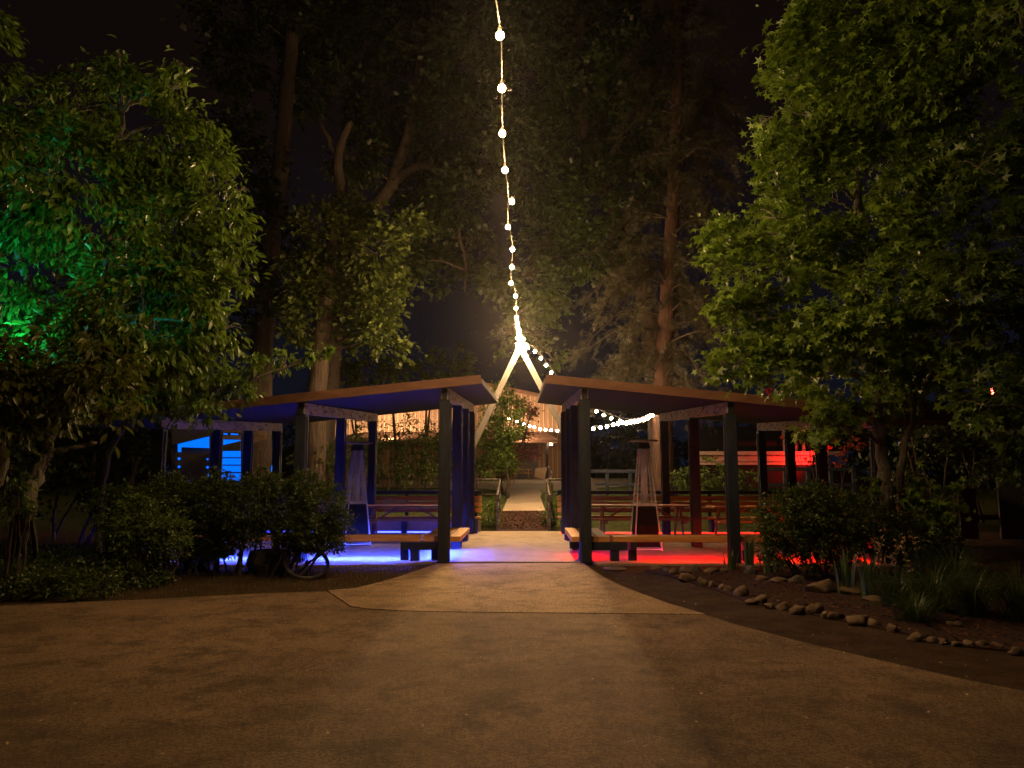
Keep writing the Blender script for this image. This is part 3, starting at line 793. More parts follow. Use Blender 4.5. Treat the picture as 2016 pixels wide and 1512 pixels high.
# ------------------------------------------------------------------ blue lit kiosk
def kiosk():
    Y = 22.5; zg = TZ(Y)
    t = thing('kiosk', 'dark timber kiosk with blue lit wall panels behind the left posts', 'kiosk', (W(410, 900, Y).x, Y, zg))
    def quad(name, pts, y, m, th=.03):
        q = MB(); q.v = [W(x, yy, y) for x, yy in pts]; n = len(pts); q.v += [v+Vector((0, th, 0)) for v in q.v]
        q.f = [tuple(range(n))[::-1], tuple(range(n, 2*n))]+[(i, (i+1) % n, n+(i+1) % n, n+i) for i in range(n)]
        return q.build(name, M[m], t)
    quad('lit_wall_panel', [(350, 872), (411, 858), (411, 882), (350, 880)], Y+.3, 'panel_blue')  # wall pieces; the blue light on them is put in as emission
    quad('lit_wall_panel', [(350, 878), (356, 878), (356, 890), (350, 890)], Y+.25, 'panel_blue')
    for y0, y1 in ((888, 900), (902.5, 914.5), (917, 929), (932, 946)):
        quad('lit_wall_panel', [(429, y0), (473, y0), (473, y1), (429, y1)], Y+.3, 'panel_blue')
    quad('lit_wall_panel', [(430, 865), (473, 866), (473, 868), (430, 878)], Y+.3, 'panel_blue')
    quad('lit_wall_panel', [(431, 852), (447, 853), (447, 856), (431, 855)], Y+.3, 'panel_blue')
    quad('lit_wall_panel', [(454, 853), (468, 854), (468, 856.5), (454, 856)], Y+.3, 'panel_blue')
    quad('lit_wall_panel', [(487, 867), (491, 869), (491, 938), (487, 938)], Y+.3, 'panel_blue')
    quad('lit_wall_panel', [(534, 918), (538, 916), (538, 938), (534, 938)], Y+.3, 'panel_blue')
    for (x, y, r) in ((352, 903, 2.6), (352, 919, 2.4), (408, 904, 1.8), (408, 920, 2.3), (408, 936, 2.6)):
        quad('lit_wall_panel', [(x+r*math.cos(a*math.pi/4), y+r*math.sin(a*math.pi/4)) for a in range(8)], Y-.02, 'panel_blue')
    quad('front_panel', [(345, 892), (415, 892), (415, 1000), (345, 1000)], Y+.05, 'darkwood')
    quad('roof_beam', [(338, 868), (420, 844), (420, 856), (338, 876)], Y, 'darkwood', .12)
    quad('board', [(428, 838), (475, 841), (475, 851), (428, 850)], Y+.1, 'kiosk')
    quad('board', [(428, 857), (473, 858), (473, 865), (428, 864)], Y+.1, 'kiosk')
    quad('board', [(486, 844), (511, 845), (511, 856), (486, 856)], Y+.1, 'kiosk')
    quad('board', [(511, 840), (523, 841), (523, 864), (500, 872), (486, 866), (486, 858), (511, 858)], Y+.2, 'kiosk')
    quad('corner_post', [(491, 868), (496, 868), (496, 1000), (491, 1000)], Y+.1, 'kiosk', .1)
    quad('back_wall', [(338, 838), (480, 838), (480, 1000), (338, 1000)], Y+.6, 'darkwood')
    quad('brace', [(429, 880), (473, 868), (473, 886), (429, 886)], Y+.2, 'darkwood')
    return t
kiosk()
def arealamp(name, loc, aim, sx, sy, energy, col):
    ld = bpy.data.lights.new(name, 'AREA'); ld.shape = 'RECTANGLE'; ld.size = sx; ld.size_y = sy; ld.energy = energy; ld.color = col
    lo = bpy.data.objects.new(name, ld); C.objects.link(lo); lo.location = loc
    lo.rotation_euler = (Vector(aim)-Vector(loc)).to_track_quat('-Z', 'Y').to_euler(); return lo

# ------------------------------------------------------------------ red lit shed, fence
Y = 33.0
t = thing('shed', 'long low shed with lap siding lit red behind the right hand posts', 'shed', (W(1500, 900, Y).x, Y, TZ(Y)))
for name, x0, x1, y0, y1, yy, m in (('eave', 1370, 1660, 888.5, 895.5, Y-.25, 'redboard'), ('siding', 1374, 1600, 897, 908.5, Y, 'redboard'), ('siding', 1374, 1600, 910, 915, Y+.06, 'redboard'), ('lower_wall', 1374, 1700, 916, 960, Y+.2, 'blacksteel'), ('upper_wall', 1374, 1700, 840, 888, Y+1.2, 'blacksteel')):
    a, b = W(x0, y0, yy), W(x1, y1, yy)
    MB().box(((a.x+b.x)/2, yy+.1, (a.z+b.z)/2), (b.x-a.x, .2, a.z-b.z)).build(name, M[m], t)
for x in (1541, 1562, 1578):
    a, b = W(x, 832, Y+.8), W(x+8, 888, Y+.8); MB().box(((a.x+b.x)/2, Y+.85, (a.z+b.z)/2), (b.x-a.x, .1, a.z-b.z)).build('wall_board', M['redboard'], t)
rf = W(1605, 912, 32.2); floodlight(rf, W(1540, 885, 33), M['lamp_red'] if 'lamp_red' in M else emis('red_flood_lens', (1, .02, .01), 20), 'red floodlight behind the pavilion aimed at the shed', 450, (1, .01, .01), 165, .15)
M['lamp_red'] = emis('red_lamp_lens', (1, .08, .04), 60)
floodlight(W(1625, 922, 29.2), W(1590, 760, 31), M['lamp_red'], 'added red floodlight on the lawn reddening the trees', 420, (1, .012, .01), 80, .15)  # extra lamp with no known fixture, added to redden the trees
for x, y, lb in ((1808, 748, 'red lamp glimpsed high through the right hand foliage'), (1952, 770, 'pinkish lamp glimpsed through the foliage at the far right')):
    p = W(x, y, 26)
    t = thing('hanging_lamp', lb, 'lamp', (p.x, 26, TZ(26)))
    MB().tube([(p.x, 26, p.z+.1), (p.x, 26, p.z+1.4)], .012, 6).build('cord', M['blacksteel'], t)
    MB().lathe((p.x, 25.98, p.z), [(.001, -.12), (.06, -.05), (.09, 0), (.06, .05), (.001, .12)], 12).build('lamp', M['lamp_red'], t, smooth=True)
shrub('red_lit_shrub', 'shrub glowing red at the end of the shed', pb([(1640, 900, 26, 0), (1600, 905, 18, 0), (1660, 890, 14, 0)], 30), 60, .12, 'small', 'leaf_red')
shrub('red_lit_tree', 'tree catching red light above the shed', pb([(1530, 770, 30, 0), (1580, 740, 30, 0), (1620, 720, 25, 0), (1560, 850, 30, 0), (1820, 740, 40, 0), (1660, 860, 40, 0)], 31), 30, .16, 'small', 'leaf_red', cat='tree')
t = thing('board_fence', 'dim tan board fence panels at the far right beyond the grasses', 'fence', tuple(G(1960, 1010)))
for x0, x1, y0, y1 in ((1885, 1922, 962, 1004), (1962, 2030, 942, 1018), (2034, 2120, 942, 1018)):
    a, b = W(x0, y0, 18), W(x1, y1, 18)
    MB().box(((a.x+b.x)/2, 18, a.z/2), (b.x-a.x, .05, a.z)).build('panel', M['darkwood'], t)
a, b = W(1880, 1000, 18.1), W(2120, 1000, 18.1); MB().box(((a.x+b.x)/2, 18.12, .5), (b.x-a.x, .08, .12)).build('rail', M['darkwood'], t)
shrub('background_hedge', 'black hedge mass behind the fence at the far right', pb([(1740, 930, 60), (1830, 900, 70), (1920, 890, 75), (2010, 890, 80), (2090, 900, 80), (1780, 860, 50)], 21, .6), 40, .16, 'small', 'leaf_dark', cat='hedge', spread=.25, rs=.03, inner=.3)
shrub('background_hedge', 'black shrub band beyond the patio at the far left', pb([(40, 960, 60), (130, 970, 60), (220, 970, 50), (-50, 950, 70)], 17, .6), 60, .12, 'small', 'leaf_dark', cat='hedge', spread=.2, rs=.03, inner=.3)
def railfence(x0, x1, Y, ytop, label):
    t = thing('rail_fence', label, 'fence', (W((x0+x1)/2, 900, Y).x, Y, TZ(Y)))
    a, b = W(x0, ytop, Y), W(x1, ytop, Y); n = 5
    for k in range(n):
        x = a.x+(b.x-a.x)*k/(n-1); MB().box((x, Y, (TZ(Y)+a.z+.05)/2), (.12, .12, a.z+.05-TZ(Y))).build('post', M['paint'], t)
    for z in (a.z-.03, (a.z+TZ(Y))/2): MB().box(((a.x+b.x)/2, Y-.08, z), (b.x-a.x, .05, .12)).build('rail', M['paint'], t)
railfence(1150, 1330, 29, 926, 'weathered rail fence behind the pine side of the red floor')
railfence(1500, 1680, 27, 922, 'dim rail fence below the red lit shed')

# ------------------------------------------------------------------ big trees
def tree(name, label, blobs, trunk, r0, r1, leaf, size, dens, tpl, bk, clump=22, spread=.25, group='big trees behind the pavilions', every=1, extra=None, droop=.3, tw=.04, inner=.55, cn='crown', z0=None, gap=0, gf=3.):
    base = trunk[0]
    t = thing(name, label, 'tree', tuple(base), group)
    mb = MB(); sp = limb(mb, trunk, r0, r1, 12, .03)
    for e in (extra or []):
        sp2 = limb(mb, e[0], e[1], e[2], 8, .05); sp = sp+sp2
    twigs(mb, blobs, sp, every, tw)
    mb.build('trunk', M[bk], t, smooth=True)
    P, D, N, S = crown_pts(blobs, dens, size, clump, spread, droop, inner, gap, gf)
    scatter_mesh(cn, P, D, N, S, tpl, M[leaf], t)
    return t
OY = 31
# oak one (far left trunk)
def base(px, Y): p = W(px, 940, Y); return Vector((p.x, Y, TZ(Y)))
b1 = pb([(470, 120, 70), (560, 60, 80), (470, 260, 60), (600, 170, 70), (520, 330, 50), (500, 430, 55), (560, 470, 60), (520, 560, 55), (560, 600, 50), (640, 60, 80), (440, 20, 80), (480, 650, 45)], OY, 1.5)
tree('oak_tree', 'tall oak with straight pale trunk rising behind the left tree', b1, [base(512, OY), W(514, 760, OY), W(520, 640, OY), W(535, 480, OY), W(552, 330, OY), W(565, 180, OY), W(580, 20, OY), W(590, -120, OY)], .50, .26, 'leaf_dark', .23, 52, 'lobed', 'bark_grey', 18, .42, gap=.14, gf=1.1)
b2 = pb([(640, 470, 75), (700, 430, 60), (740, 500, 60), (680, 560, 70), (620, 590, 60), (730, 610, 55), (770, 560, 40), (740, 660, 40), (780, 690, 28), (600, 520, 50), (800, 450, 35), (690, 640, 50), (590, 640, 40)], 27, 1.0)
tree('oak_tree', 'bright olive leaved oak with branching trunk left of the bulbs', b2, [base(622, 27), W(622, 800, 27), W(636, 640, 27), W(655, 500, 27), (W(668, 400, 27)), W(668, 300, 27), W(690, 240, 27)], .42, .12, 'leaf_oak', .19, 95, 'lobed', 'bark_grey', 18, .34, gap=.14, gf=1.3,
     extra=[([W(668, 330, 27), W(640, 260, 27), W(610, 220, 27.5)], .12, .05)])
b3 = pb([(720, 80, 90), (830, 60, 95), (920, 120, 90), (760, 220, 85), (880, 240, 85), (700, 310, 60), (820, 380, 75), (900, 400, 70), (850, 480, 55), (930, 490, 55), (810, 520, 35), (870, 560, 22), (950, 320, 60), (700, -40, 90), (850, -60, 110), (960, 20, 90)], 33, 2)
tree('oak_tree', 'huge dark oak with a pale forked limb left of the bulbs', b3, [base(630, 36), W(650, 760, 36), W(668, 600, 35), W(712, 460, 34), W(760, 380, 33), W(790, 345, 33), W(850, 325, 32.5), W(930, 360, 32)], .5, .14, 'leaf_dark', .24, 64, 'lobed', 'bark_grey', 18, .45, gap=.14, gf=1.1,
     extra=[([W(770, 370, 33), W(810, 240, 33), W(830, 100, 33), W(840, -60, 33)], .3, .15), ([W(905, 470, 31), W(918, 520, 31), W(916, 575, 31)], .07, .04)])
b4 = pb([(1050, 150, 95), (1150, 80, 110), (1250, 140, 95), (1130, 260, 90), (1240, 270, 85), (1300, 340, 45), (1060, 360, 70), (1160, 400, 75), (1220, 470, 50), (1240, 530, 25), (1270, 400, 40), (1080, 480, 65), (1150, 500, 60), (1000, 260, 60), (1210, 540, 28), (1060, 560, 50), (1020, 620, 40), (970, 560, 38), (1090, 600, 35), (1070, 660, 34), (1090, 710, 20), (1000, 660, 26), (985, 690, 12), (1030, 705, 12), (1150, -40, 110), (1050, 20, 100), (1280, 30, 80)], 30, 1.5)
tree('oak_tree', 'massive dark oak spreading over and right of the bulbs', b4, [base(1300, 38), W(1290, 800, 38), W(1270, 600, 37), W(1220, 450, 35), W(1160, 300, 32), W(1140, 100, 30.5), W(1150, -50, 30)], .5, .2, 'leaf_oak2', .20, 90, 'lobed', 'bark_grey', 18, .36, gap=.14, gf=1.2,
     extra=[([W(1110, 430, 33), W(1040, 520, 31), W(1010, 640, 30)], .12, .04), ([W(1115, 350, 31.5), W(1220, 300, 30), W(1290, 330, 30)], .14, .04)])
# pine
PY = 27.3
t = thing('pine_tree', 'red barked pine with drooping sparse branches right of the gateway', 'tree', tuple(base(1306, PY)), 'big trees behind the pavilions')
mb = MB(); sp = limb(mb, [base(1306, PY), W(1305, 860, PY), W(1306, 740, PY), W(1314, 600, PY), W(1322, 450, PY), W(1330, 300, PY), W(1335, 100, PY), W(1338, -150, PY)], .40, .16, 14, .01)
mb.build('trunk', M['bark_pine'], t, smooth=True)
mb = MB(); Ps = []; Ds = []
for k in range(120):
    z = random.uniform(.0, 1)**1.2; y0 = 770-z*800; s0 = W(1306+(760-y0)*.06, y0, PY)
    a = random.uniform(0, 2*math.pi); L = random.uniform(1.6, 3.9)*(1-.45*z)
    d = Vector((math.cos(a), math.sin(a)*.9, 0))
    e = s0+d*L+Vector((0, 0, -.1-L*.28+random.uniform(-.3, .3))); m1 = s0+d*L*.5+Vector((0, 0, .22))
    path = limb(mb, [s0, m1, e], .04, .008, 5, .03)
    for q in path[3:]:
        for j in range(7):
            dr_ = (d+Vector(sph(1)[0])*.9).normalized(); dr_.z -= .5
            tip = q+dr_*random.uniform(.2, .75)
            mb.tube([q, q.lerp(tip, .5)+Vector((0, 0, .04)), tip], [.008, .006, .003], 3, False)
            for u in np.linspace(.2, 1, 7): Ps.append(q.lerp(tip, u)); Ds.append(dr_+Vector(sph(1)[0])*.6)
mb.build('branches', M['twig'], t)
Ps = np.array([tuple(p) for p in Ps]); Ds = np.array([tuple(p) for p in Ds])
scatter_mesh('crown', Ps, Ds, sph(len(Ps)), rng.uniform(.14, .3, len(Ps)), 'needle', M['needle'], t)
nb_ = pb([(1310, 640, 26), (1325, 560, 34), (1315, 480, 36), (1335, 400, 40), (1325, 320, 40), (1345, 230, 44), (1330, 140, 44), (1350, 50, 46), (1335, -40, 46), (1250, 600, 30), (1390, 590, 34), (1260, 520, 36), (1400, 500, 40), (1400, 400, 36), (1230, 650, 24), (1420, 660, 30)], PY-.8, .3)
P, D, N, S = crown_pts(nb_, 30, .3, 14, .3, .9, .3)
scatter_mesh('crown', P, D, N, S, 'needle', M['needle'], t)

TL = []
for k in range(46):
    a = k/45; x = -75+150*a; y = 72+8*math.sin(k*1.7); h = 5.5+2.5*math.sin(k*2.3)+(3 if abs(x) > 25 else 0)
    TL.append((x, y, TZ(y)+h*.45, 3.4, 2.5, h*.6))
for k in range(26):
    a = k/25; sd = -1 if k % 2 else 1; y = 22+50*a; TL.append((sd*(22+18*a), y, TZ(y)+2.6, 3, 3.5, 3.6+math.sin(k*3)))
P, D, N, S = crown_pts(TL, 9, .5, 24, .8, .2, .4)
P[:, 2] = np.maximum(P[:, 2], .3)
tag(scatter_mesh('distant_trees', P, D, N, S, 'lobed', M['leaf_dark']), 'black mass of far woods behind the whole place', 'woods', kind='stuff')
# low trees and shrubs between the patio and barn
shrub('background_tree', 'rounded dark tree showing above the blue side roof', pb([(720, 735, 40), (780, 725, 35), (850, 725, 35), (910, 715, 30), (680, 740, 30), (900, 740, 35)], 45), 26, .28, 'lobed', 'leaf_oak', cat='tree', spread=.4, rs=.06)
for nm, lb, bl, Yv, lf, dn in (
  ('small_tree', 'bright green small tree with rose tips left of the ramp', [(990, 775, 22), (975, 810, 28), (1000, 840, 30), (965, 860, 25), (985, 890, 30), (960, 920, 25), (1000, 915, 20), (950, 780, 14), (1020, 800, 14)], 29, 'leaf_light', 420),
  ('small_tree', 'purple leaved small tree in front of the barn porch', [(1030, 800, 16), (1025, 850, 20), (1010, 900, 22), (1040, 890, 14), (1055, 895, 10), (990, 930, 16), (1048, 805, 8), (1045, 820, 10)], 33, 'leaf_purple', 340),
  ('small_tree', 'open branched dark small tree silhouetted on the barn wall', [(700, 830, 22), (750, 850, 30), (800, 840, 30), (845, 850, 25), (700, 900, 40), (760, 900, 40), (820, 900, 40), (860, 900, 35)], 32, 'leaf_hedge', 95)):
    bb = pb(bl, Yv, .6); x = bb[0][0]
    tree(nm, lb, bb, [Vector((bb[-3][0], Yv, TZ(Yv))), Vector((bb[-3][0], Yv, TZ(Yv)+.9)), Vector((bb[0][0], Yv, 2.6))], .07, .03, lf, .11, dn, 'small', 'twig', 20, .22, group='small trees by the upper path', tw=.02)
shrub('garden_bush', 'rounded flowering bush behind the red side posts', pb([(1400, 930, 32, 0), (1350, 940, 25, 0), (1440, 935, 28, 0), (1320, 950, 14, 0), (1480, 950, 20, 0)], 24.5), 260, .10, 'oblong', 'leaf_light')
shrub('garden_bush', 'low dark bushes behind the blue side rear bench', pb([(660, 930, 25, 0), (720, 940, 22, 0), (800, 940, 20, 0), (850, 935, 22, 0), (630, 900, 30, 0)], 27), 200, .10, 'oblong', 'leaf_hedge')
shrub('garden_bush', 'tall dark bushes screening the barn porch behind the blue side', pb([(600, 905, 36), (650, 905, 40), (705, 900, 42), (760, 905, 42), (815, 900, 42), (862, 905, 36), (900, 915, 30), (730, 870, 22), (790, 868, 22), (840, 862, 22)], 34, .8), 75, .14, 'small', 'leaf_hedge', inner=.35)
shrub('background_hedge', 'black mass of trees along the far left', pb([(60, 880, 90, 0), (180, 880, 60, 0), (280, 870, 60, 0), (340, 850, 40, 0)], 44), 22, .3, 'lobed', 'leaf_dark', cat='hedge', spread=.5, rs=.1)

# near right tree (sweetgum)
gb = pb([(1700, 40, 150), (1620, 110, 95, 0), (1590, 230, 80, -.2), (1555, 335, 75, -.2), (1700, 200, 160), (1530, 430, 75, -.3), (1435, 470, 48, -.4), (1500, 540, 85, -.3), (1650, 400, 150), (1780, 300, 130), (1800, 120, 150), (1490, 630, 62, -.4),
         (1600, 640, 100), (1465, 705, 45, -.5), (1530, 725, 62, -.4), (1700, 560, 140), (1690, 720, 110), (1650, 805, 48), (1600, 850, 24, -.5), (1770, 770, 50), (1800, 680, 110), (1830, 500, 90), (1410, 525, 30, -.5), (1550, 90, 40, 0), (1540, 170, 45, -.1), (1500, 245, 30, -.2), (1430, 610, 28, -.4), (1420, 720, 22, -.5), (1690, -60, 140, 0), (1820, -40, 130, 0), (1790, 965, 30, .2), (1870, 985, 30, 0), (1840, 1015, 22, 0), (1740, 960, 18, .1)], 11.0, .9)
tree('sweetgum_tree', 'large star leaved tree brightly lit beside the red side pavilion', gb, [G(1752, 1100), W(1748, 1000, 11.3), W(1738, 900, 11.3), W(1720, 760, 11.2), W(1700, 560, 11), W(1690, 350, 11), W(1700, 100, 11)], .11, .05, 'leaf_gum', .155, 430, 'star', 'bark_small', 24, .14, 'trees framing the drive', gap=.34, gf=3.2,
     extra=[([G(1790, 1100), W(1775, 960, 11.3), W(1800, 800, 11), W(1820, 600, 11)], .07, .03)], droop=.55, inner=.75, tw=.022)
gb2 = pb([(1930, 330, 65), (1960, 430, 80), (1900, 560, 70), (1990, 560, 95), (1960, 680, 85), (1868, 610, 40), (2060, 300, 110), (2090, 500, 140), (2010, 760, 80), (2070, 90, 110), (2000, 20, 60), (2090, 900, 100), (1940, 800, 60)], 9.0, .5)
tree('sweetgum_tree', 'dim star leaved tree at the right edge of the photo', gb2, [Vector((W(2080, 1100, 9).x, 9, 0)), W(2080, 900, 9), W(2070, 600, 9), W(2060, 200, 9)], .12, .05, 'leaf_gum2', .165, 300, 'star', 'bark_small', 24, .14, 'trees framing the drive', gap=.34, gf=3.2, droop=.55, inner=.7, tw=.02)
# near left trees
lb_ = pb([(230, 165, 52, 0), (150, 220, 80), (340, 175, 38, 0), (395, 245, 38, 0), (300, 290, 105), (150, 380, 150), (415, 345, 62, 0), (425, 440, 68, 0), (300, 470, 150), (452, 520, 50, 0), (420, 590, 70, 0), (100, 560, 160), (280, 620, 140), (440, 650, 42, 0), (30, 300, 90), (150, 710, 120), (350, 710, 75), (10, 700, 100), (470, 380, 26, 0), (485, 560, 24, 0), (350, 130, 16, 0), (235, 115, 16, 0)], 10.3, .8)
tree('maple_tree', 'broad leafy tree on the left with green glow inside', lb_, [G(30, 1120), W(48, 1010, 9.8), W(75, 930, 9.8), W(97, 865, 9.9), W(130, 760, 10), W(190, 600, 10.2), W(230, 400, 10.3), W(240, 220, 10.3)], .11, .03, 'leaf_left', .13, 560, 'oblong', 'bark_small', 26, .14, 'trees framing the drive', gap=.33, gf=3.4,
     extra=[([W(97, 890, 9.9), W(150, 880, 10), W(190, 872, 10)], .04, .02), ([G(62, 1130), W(65, 1000, 9.8), W(70, 900, 9.8)], .04, .03), ([W(130, 760, 10), W(60, 600, 10.2), W(20, 400, 10)], .06, .03)], droop=.75, inner=.7, tw=.02)
lb2 = pb([(350, 775, 50), (430, 745, 36), (500, 725, 28), (560, 712, 22), (610, 702, 18), (648, 692, 9), (300, 790, 42), (400, 800, 34), (470, 770, 26), (250, 800, 30)], 11.6, .2)
tree('low_branch_tree', 'slender tree with a low leafy branch over the blue side roof corner', lb2, [Vector((W(190, 1090, 12).x, 12.1, 0)), W(200, 950, 12.1), W(250, 830, 11.9), W(330, 780, 11.7), W(450, 760, 11.6), W(560, 725, 11.6), W(650, 695, 11.6)], .06, .008, 'leaf_left', .13, 300, 'oblong', 'bark_small', 18, .14, 'trees framing the drive', droop=.7, inner=.6, tw=.012)
lb3 = pb([(60, 755, 62), (160, 755, 58), (235, 755, 36), (120, 815, 38), (10, 830, 50), (215, 815, 26), (255, 720, 26), (-30, 730, 80), (180, 690, 30), (270, 800, 16)], 8.2, .3)
tree('low_branch_tree', 'yellowing leafy branch tree hanging low at the left edge', lb3, [Vector((W(-60, 1100, 8.3).x, 8.3, 0)), W(-30, 1000, 8.3), W(5, 920, 8.3), W(0, 820, 8.2), W(30, 790, 8.2)], .08, .03, 'leaf_low', .115, 380, 'oblong', 'bark_small', 20, .15, 'trees framing the drive', every=99, droop=.6, inner=.3, tw=.012)
lb4 = pb([(-20, 60, 50, 0), (-10, 150, 42, 0), (-30, 280, 60, 0), (20, 270, 30, 0)], 8.6, .2)
tree('low_branch_tree', 'dark foliage tree entering at the top left corner', lb4, [Vector((W(-180, 1100, 8.8).x, 8.8, 0)), W(-160, 800, 8.8), W(-120, 400, 8.7), W(-40, 150, 8.6)], .09, .04, 'leaf_left', .12, 300, 'oblong', 'bark_small', 20, .15, 'trees framing the drive', droop=.6, tw=.012)

# hedges and plants, left
hb = pb([(628, 1005, 58, 0), (560, 990, 52, .2), (490, 1000, 62, 0), (420, 1000, 60, .2), (350, 1000, 60, 0), (280, 1000, 52, .2), (220, 1000, 42, .1), (590, 1045, 42, -.2), (650, 1060, 30, -.1), (480, 1045, 45, 0), (400, 1060, 45, .1), (370, 1085, 30, .1), (300, 1075, 38, 0), (430, 1070, 34, .1), (560, 1055, 34, 0), (615, 1050, 40, 0), (660, 1030, 36, 0), (240, 1060, 40, .1), (520, 960, 40, .1), (600, 965, 38, .1), (430, 965, 40, .1), (340, 970, 40, .1)], 11.2, 0)
shrub('boxwood_hedge', 'long dark rounded hedge in front of the blue lit floor', hb, 2600, .042, 'small', 'leaf_hedge', cat='hedge', clump=30, spread=.07, inner=.3, rs=.014)
shrub('light_shrub', 'paler green shrub catching green light before the hedge', pb([(270, 1015, 42, 0), (250, 1050, 38, 0), (272, 990, 20, 0), (290, 1070, 30, 0)], 10.4), 1500, .05, 'oblong', 'leaf_light', clump=24, spread=.08)
shrub('light_shrub', 'feathery olive shrub between the hedge and barrel planter', pb([(335, 1050, 38, 0), (345, 1080, 24, 0), (320, 1020, 24, 0)], 10.4), 1500, .045, 'oblong', 'leaf_light', clump=24, spread=.08)
gc = [(G(x, y).x, G(x, y).y, .12, .55, .45, .2) for x, y in ((30, 1150), (110, 1150), (190, 1150), (250, 1155), (60, 1175), (150, 1175), (0, 1165), (230, 1135), (-60, 1160), (120, 1120), (20, 1110))]
shrub('low_shrub', 'dark low spreading shrub at the drive edge on the left', gc, 1800, .05, 'small', 'leaf_hedge', clump=24, spread=.1, stems=False)
shrub('sapling', 'bright green sapling leaves by the left trunk', pb([(30, 950, 16, 0), (40, 975, 20, 0), (20, 1000, 16, 0), (60, 1010, 12, 0)], 9.2), 160, .09, 'oblong', 'leaf_light')
# barrel planter
bp = G(232, 1118); 
t = thing('barrel_planter', 'low half barrel planter under the pale green shrub', 'planter', (bp.x, bp.y, 0))
MB().lathe((bp.x, bp.y, 0), [(.26, 0), (.31, .12), (.33, .24), (.335, .29), (.30, .29), (.28, .25), (.001, .25)], 28).build('tub', M['barrel'], t, smooth=False)
for z in (.05, .2):
    r_ = .29+z*.14; MB().lathe((bp.x, bp.y, 0), [(r_+.002, z), (r_+.012, z), (r_+.014, z+.03), (r_+.004, z+.03)], 28).build('hoop', M['rail'], t)
# spoked wheel leaning on a tub
def wheel():
    c = G(598, 1140); c = Vector((c.x, c.y, 0)); rr = .31
    t = thing('spoked_wheel', 'black spoked bicycle wheel leaning against an old tub', 'wheel', tuple(c))
    rot = Euler((R(38), 0, R(24)), 'XYZ').to_matrix()
    ctr = c+Vector((0, .12, rr*math.sin(R(38))+.02))
    def P(a, r, h=0): return ctr+rot @ Vector((r*math.cos(a), r*math.sin(a), h))
    n = 40
    ring = [P(2*math.pi*k/n, rr) for k in range(n+1)]
    MB().tube(ring, .022, 8, False).build('tyre', M['rubber'], t, smooth=True)
    MB().tube([P(2*math.pi*k/n, rr-.03) for k in range(n+1)], .009, 6, False).build('rim', M['rail'], t, smooth=True)
    sp = MB()
    for k in range(28):
        a = 2*math.pi*k/28; s = .03*(1 if k % 2 else -1); sp.tube([P(a+.5*(1 if k % 4 < 2 else -1), .025, s), P(a, rr-.03)], .0022, 4)
    sp.build('spokes', M['rail'], t)
    MB().tube([P(0, 0, -.05), P(0, 0, .05)], .022, 12).build('hub', M['rail'], t)
    c2 = G(530, 1128)
    t2 = thing('old_tub', 'dark old wooden tub behind the spoked wheel', 'tub', (c2.x, c2.y, 0))
    MB().lathe((c2.x, c2.y, 0), [(.001, 0), (.27, 0), (.33, .1), (.34, .2), (.30, .34), (.27, .34), (.27, .28), (.001, .28)], 26).build('tub_body', M['barrel'], t2)
    MB().lathe((c2.x, c2.y, 0), [(.342, .14), (.352, .14), (.352, .17), (.344, .17)], 26).build('hoop', M['rail'], t2)
wheel()
tg = thing('wooden_crate', 'tall dark planter box in the gap beneath the hedge', 'planter', tuple(W(395, 1115, 12.2)[:2])+(0,))
cx = W(392, 1100, 11.9)
MB().box((cx.x, 11.9, .22), (.42, .42, .44)).build('box_body', M['darkwood'], tg, bevel=.01)
MB().box((cx.x, 11.9, .46), (.46, .46, .04)).build('rim_board', M['darkwood'], tg, bevel=.005)

# right bed plants
rb = pb([(1540, 1030, 60, .1), (1600, 1010, 60, 0), (1660, 1020, 60, .1), (1530, 1080, 38, 0), (1600, 1075, 45, -.1), (1660, 1085, 40, 0), (1720, 1040, 55, .2), (1790, 1060, 50, .2), (1850, 1070, 45, .3), (1570, 985, 30, 0), (1620, 980, 26, 0)], 10.9, 0)
shrub('dark_bush', 'dark rounded bush hiding the end of the red lit floor', rb, 2300, .045, 'small', 'leaf_hedge', clump=28, spread=.07, inner=.3)
def tuft(name, label, px, py, n, h, wdt, m, arch, cat, group=None, spreadr=.12):
    b = G(px, py); t = thing(name, label, cat, (b.x, b.y, 0), group)
    mb = MB()
    for k in range(n):
        a = random.uniform(0, 2*math.pi); o = b+Vector((math.cos(a), math.sin(a), 0))*random.uniform(0, spreadr); o.z = .01
        hh = h*random.uniform(.6, 1.1); d = Vector((math.cos(a), math.sin(a), 0)); sd = d.cross(Vector((0, 0, 1))); w = wdt*random.uniform(.7, 1.2)
        i = len(mb.v); S = 6; ar = arch*random.uniform(.5, 1.4)
        for s in range(S+1):
            u = s/S; p = o+d*hh*ar*u*u+Vector((0, 0, hh*(u-ar*.55*u**3))); ww = w*(1-u**2)*.5+.0006
            mb.v += [p-sd*ww, p+sd*ww]
        for s in range(S): mb.f.append((i+2*s, i+2*s+1, i+2*s+3, i+2*s+2))
    mb.build('blades', M[m], t); return t
for k, (x, y, h) in enumerate(((1475, 1128, .62), (1512, 1130, .55), (1440, 1124, .35))):
    tuft('iris_clump', ('grey green iris clump at the bed edge nearest the red floor', 'grey green iris clump against the dark bush base', 'small iris clump beside the second front post')[k], x, y, 26, h, .035, 'iris', .18, 'iris plant', 'iris clumps in the stone edged bed')
for k, (x, y, h) in enumerate(((1668, 1172, .62), (1712, 1180, .6))):
    tuft('iris_clump', ('tall upright iris clump behind the biggest boulder', 'tall upright iris clump beside the arching grass')[k], x, y, 22, h, .038, 'iris', .2, 'iris plant', 'iris clumps in the stone edged bed')
GL = ['arching grass clump with spent blooms beside it', 'arching grass clump in the middle of the right bed', 'large arching grass clump toward the right edge', 'arching grass clump cut by the right edge', 'arching grass clump at the back of the right bed', 'low arching grass clump nearest the front stones']
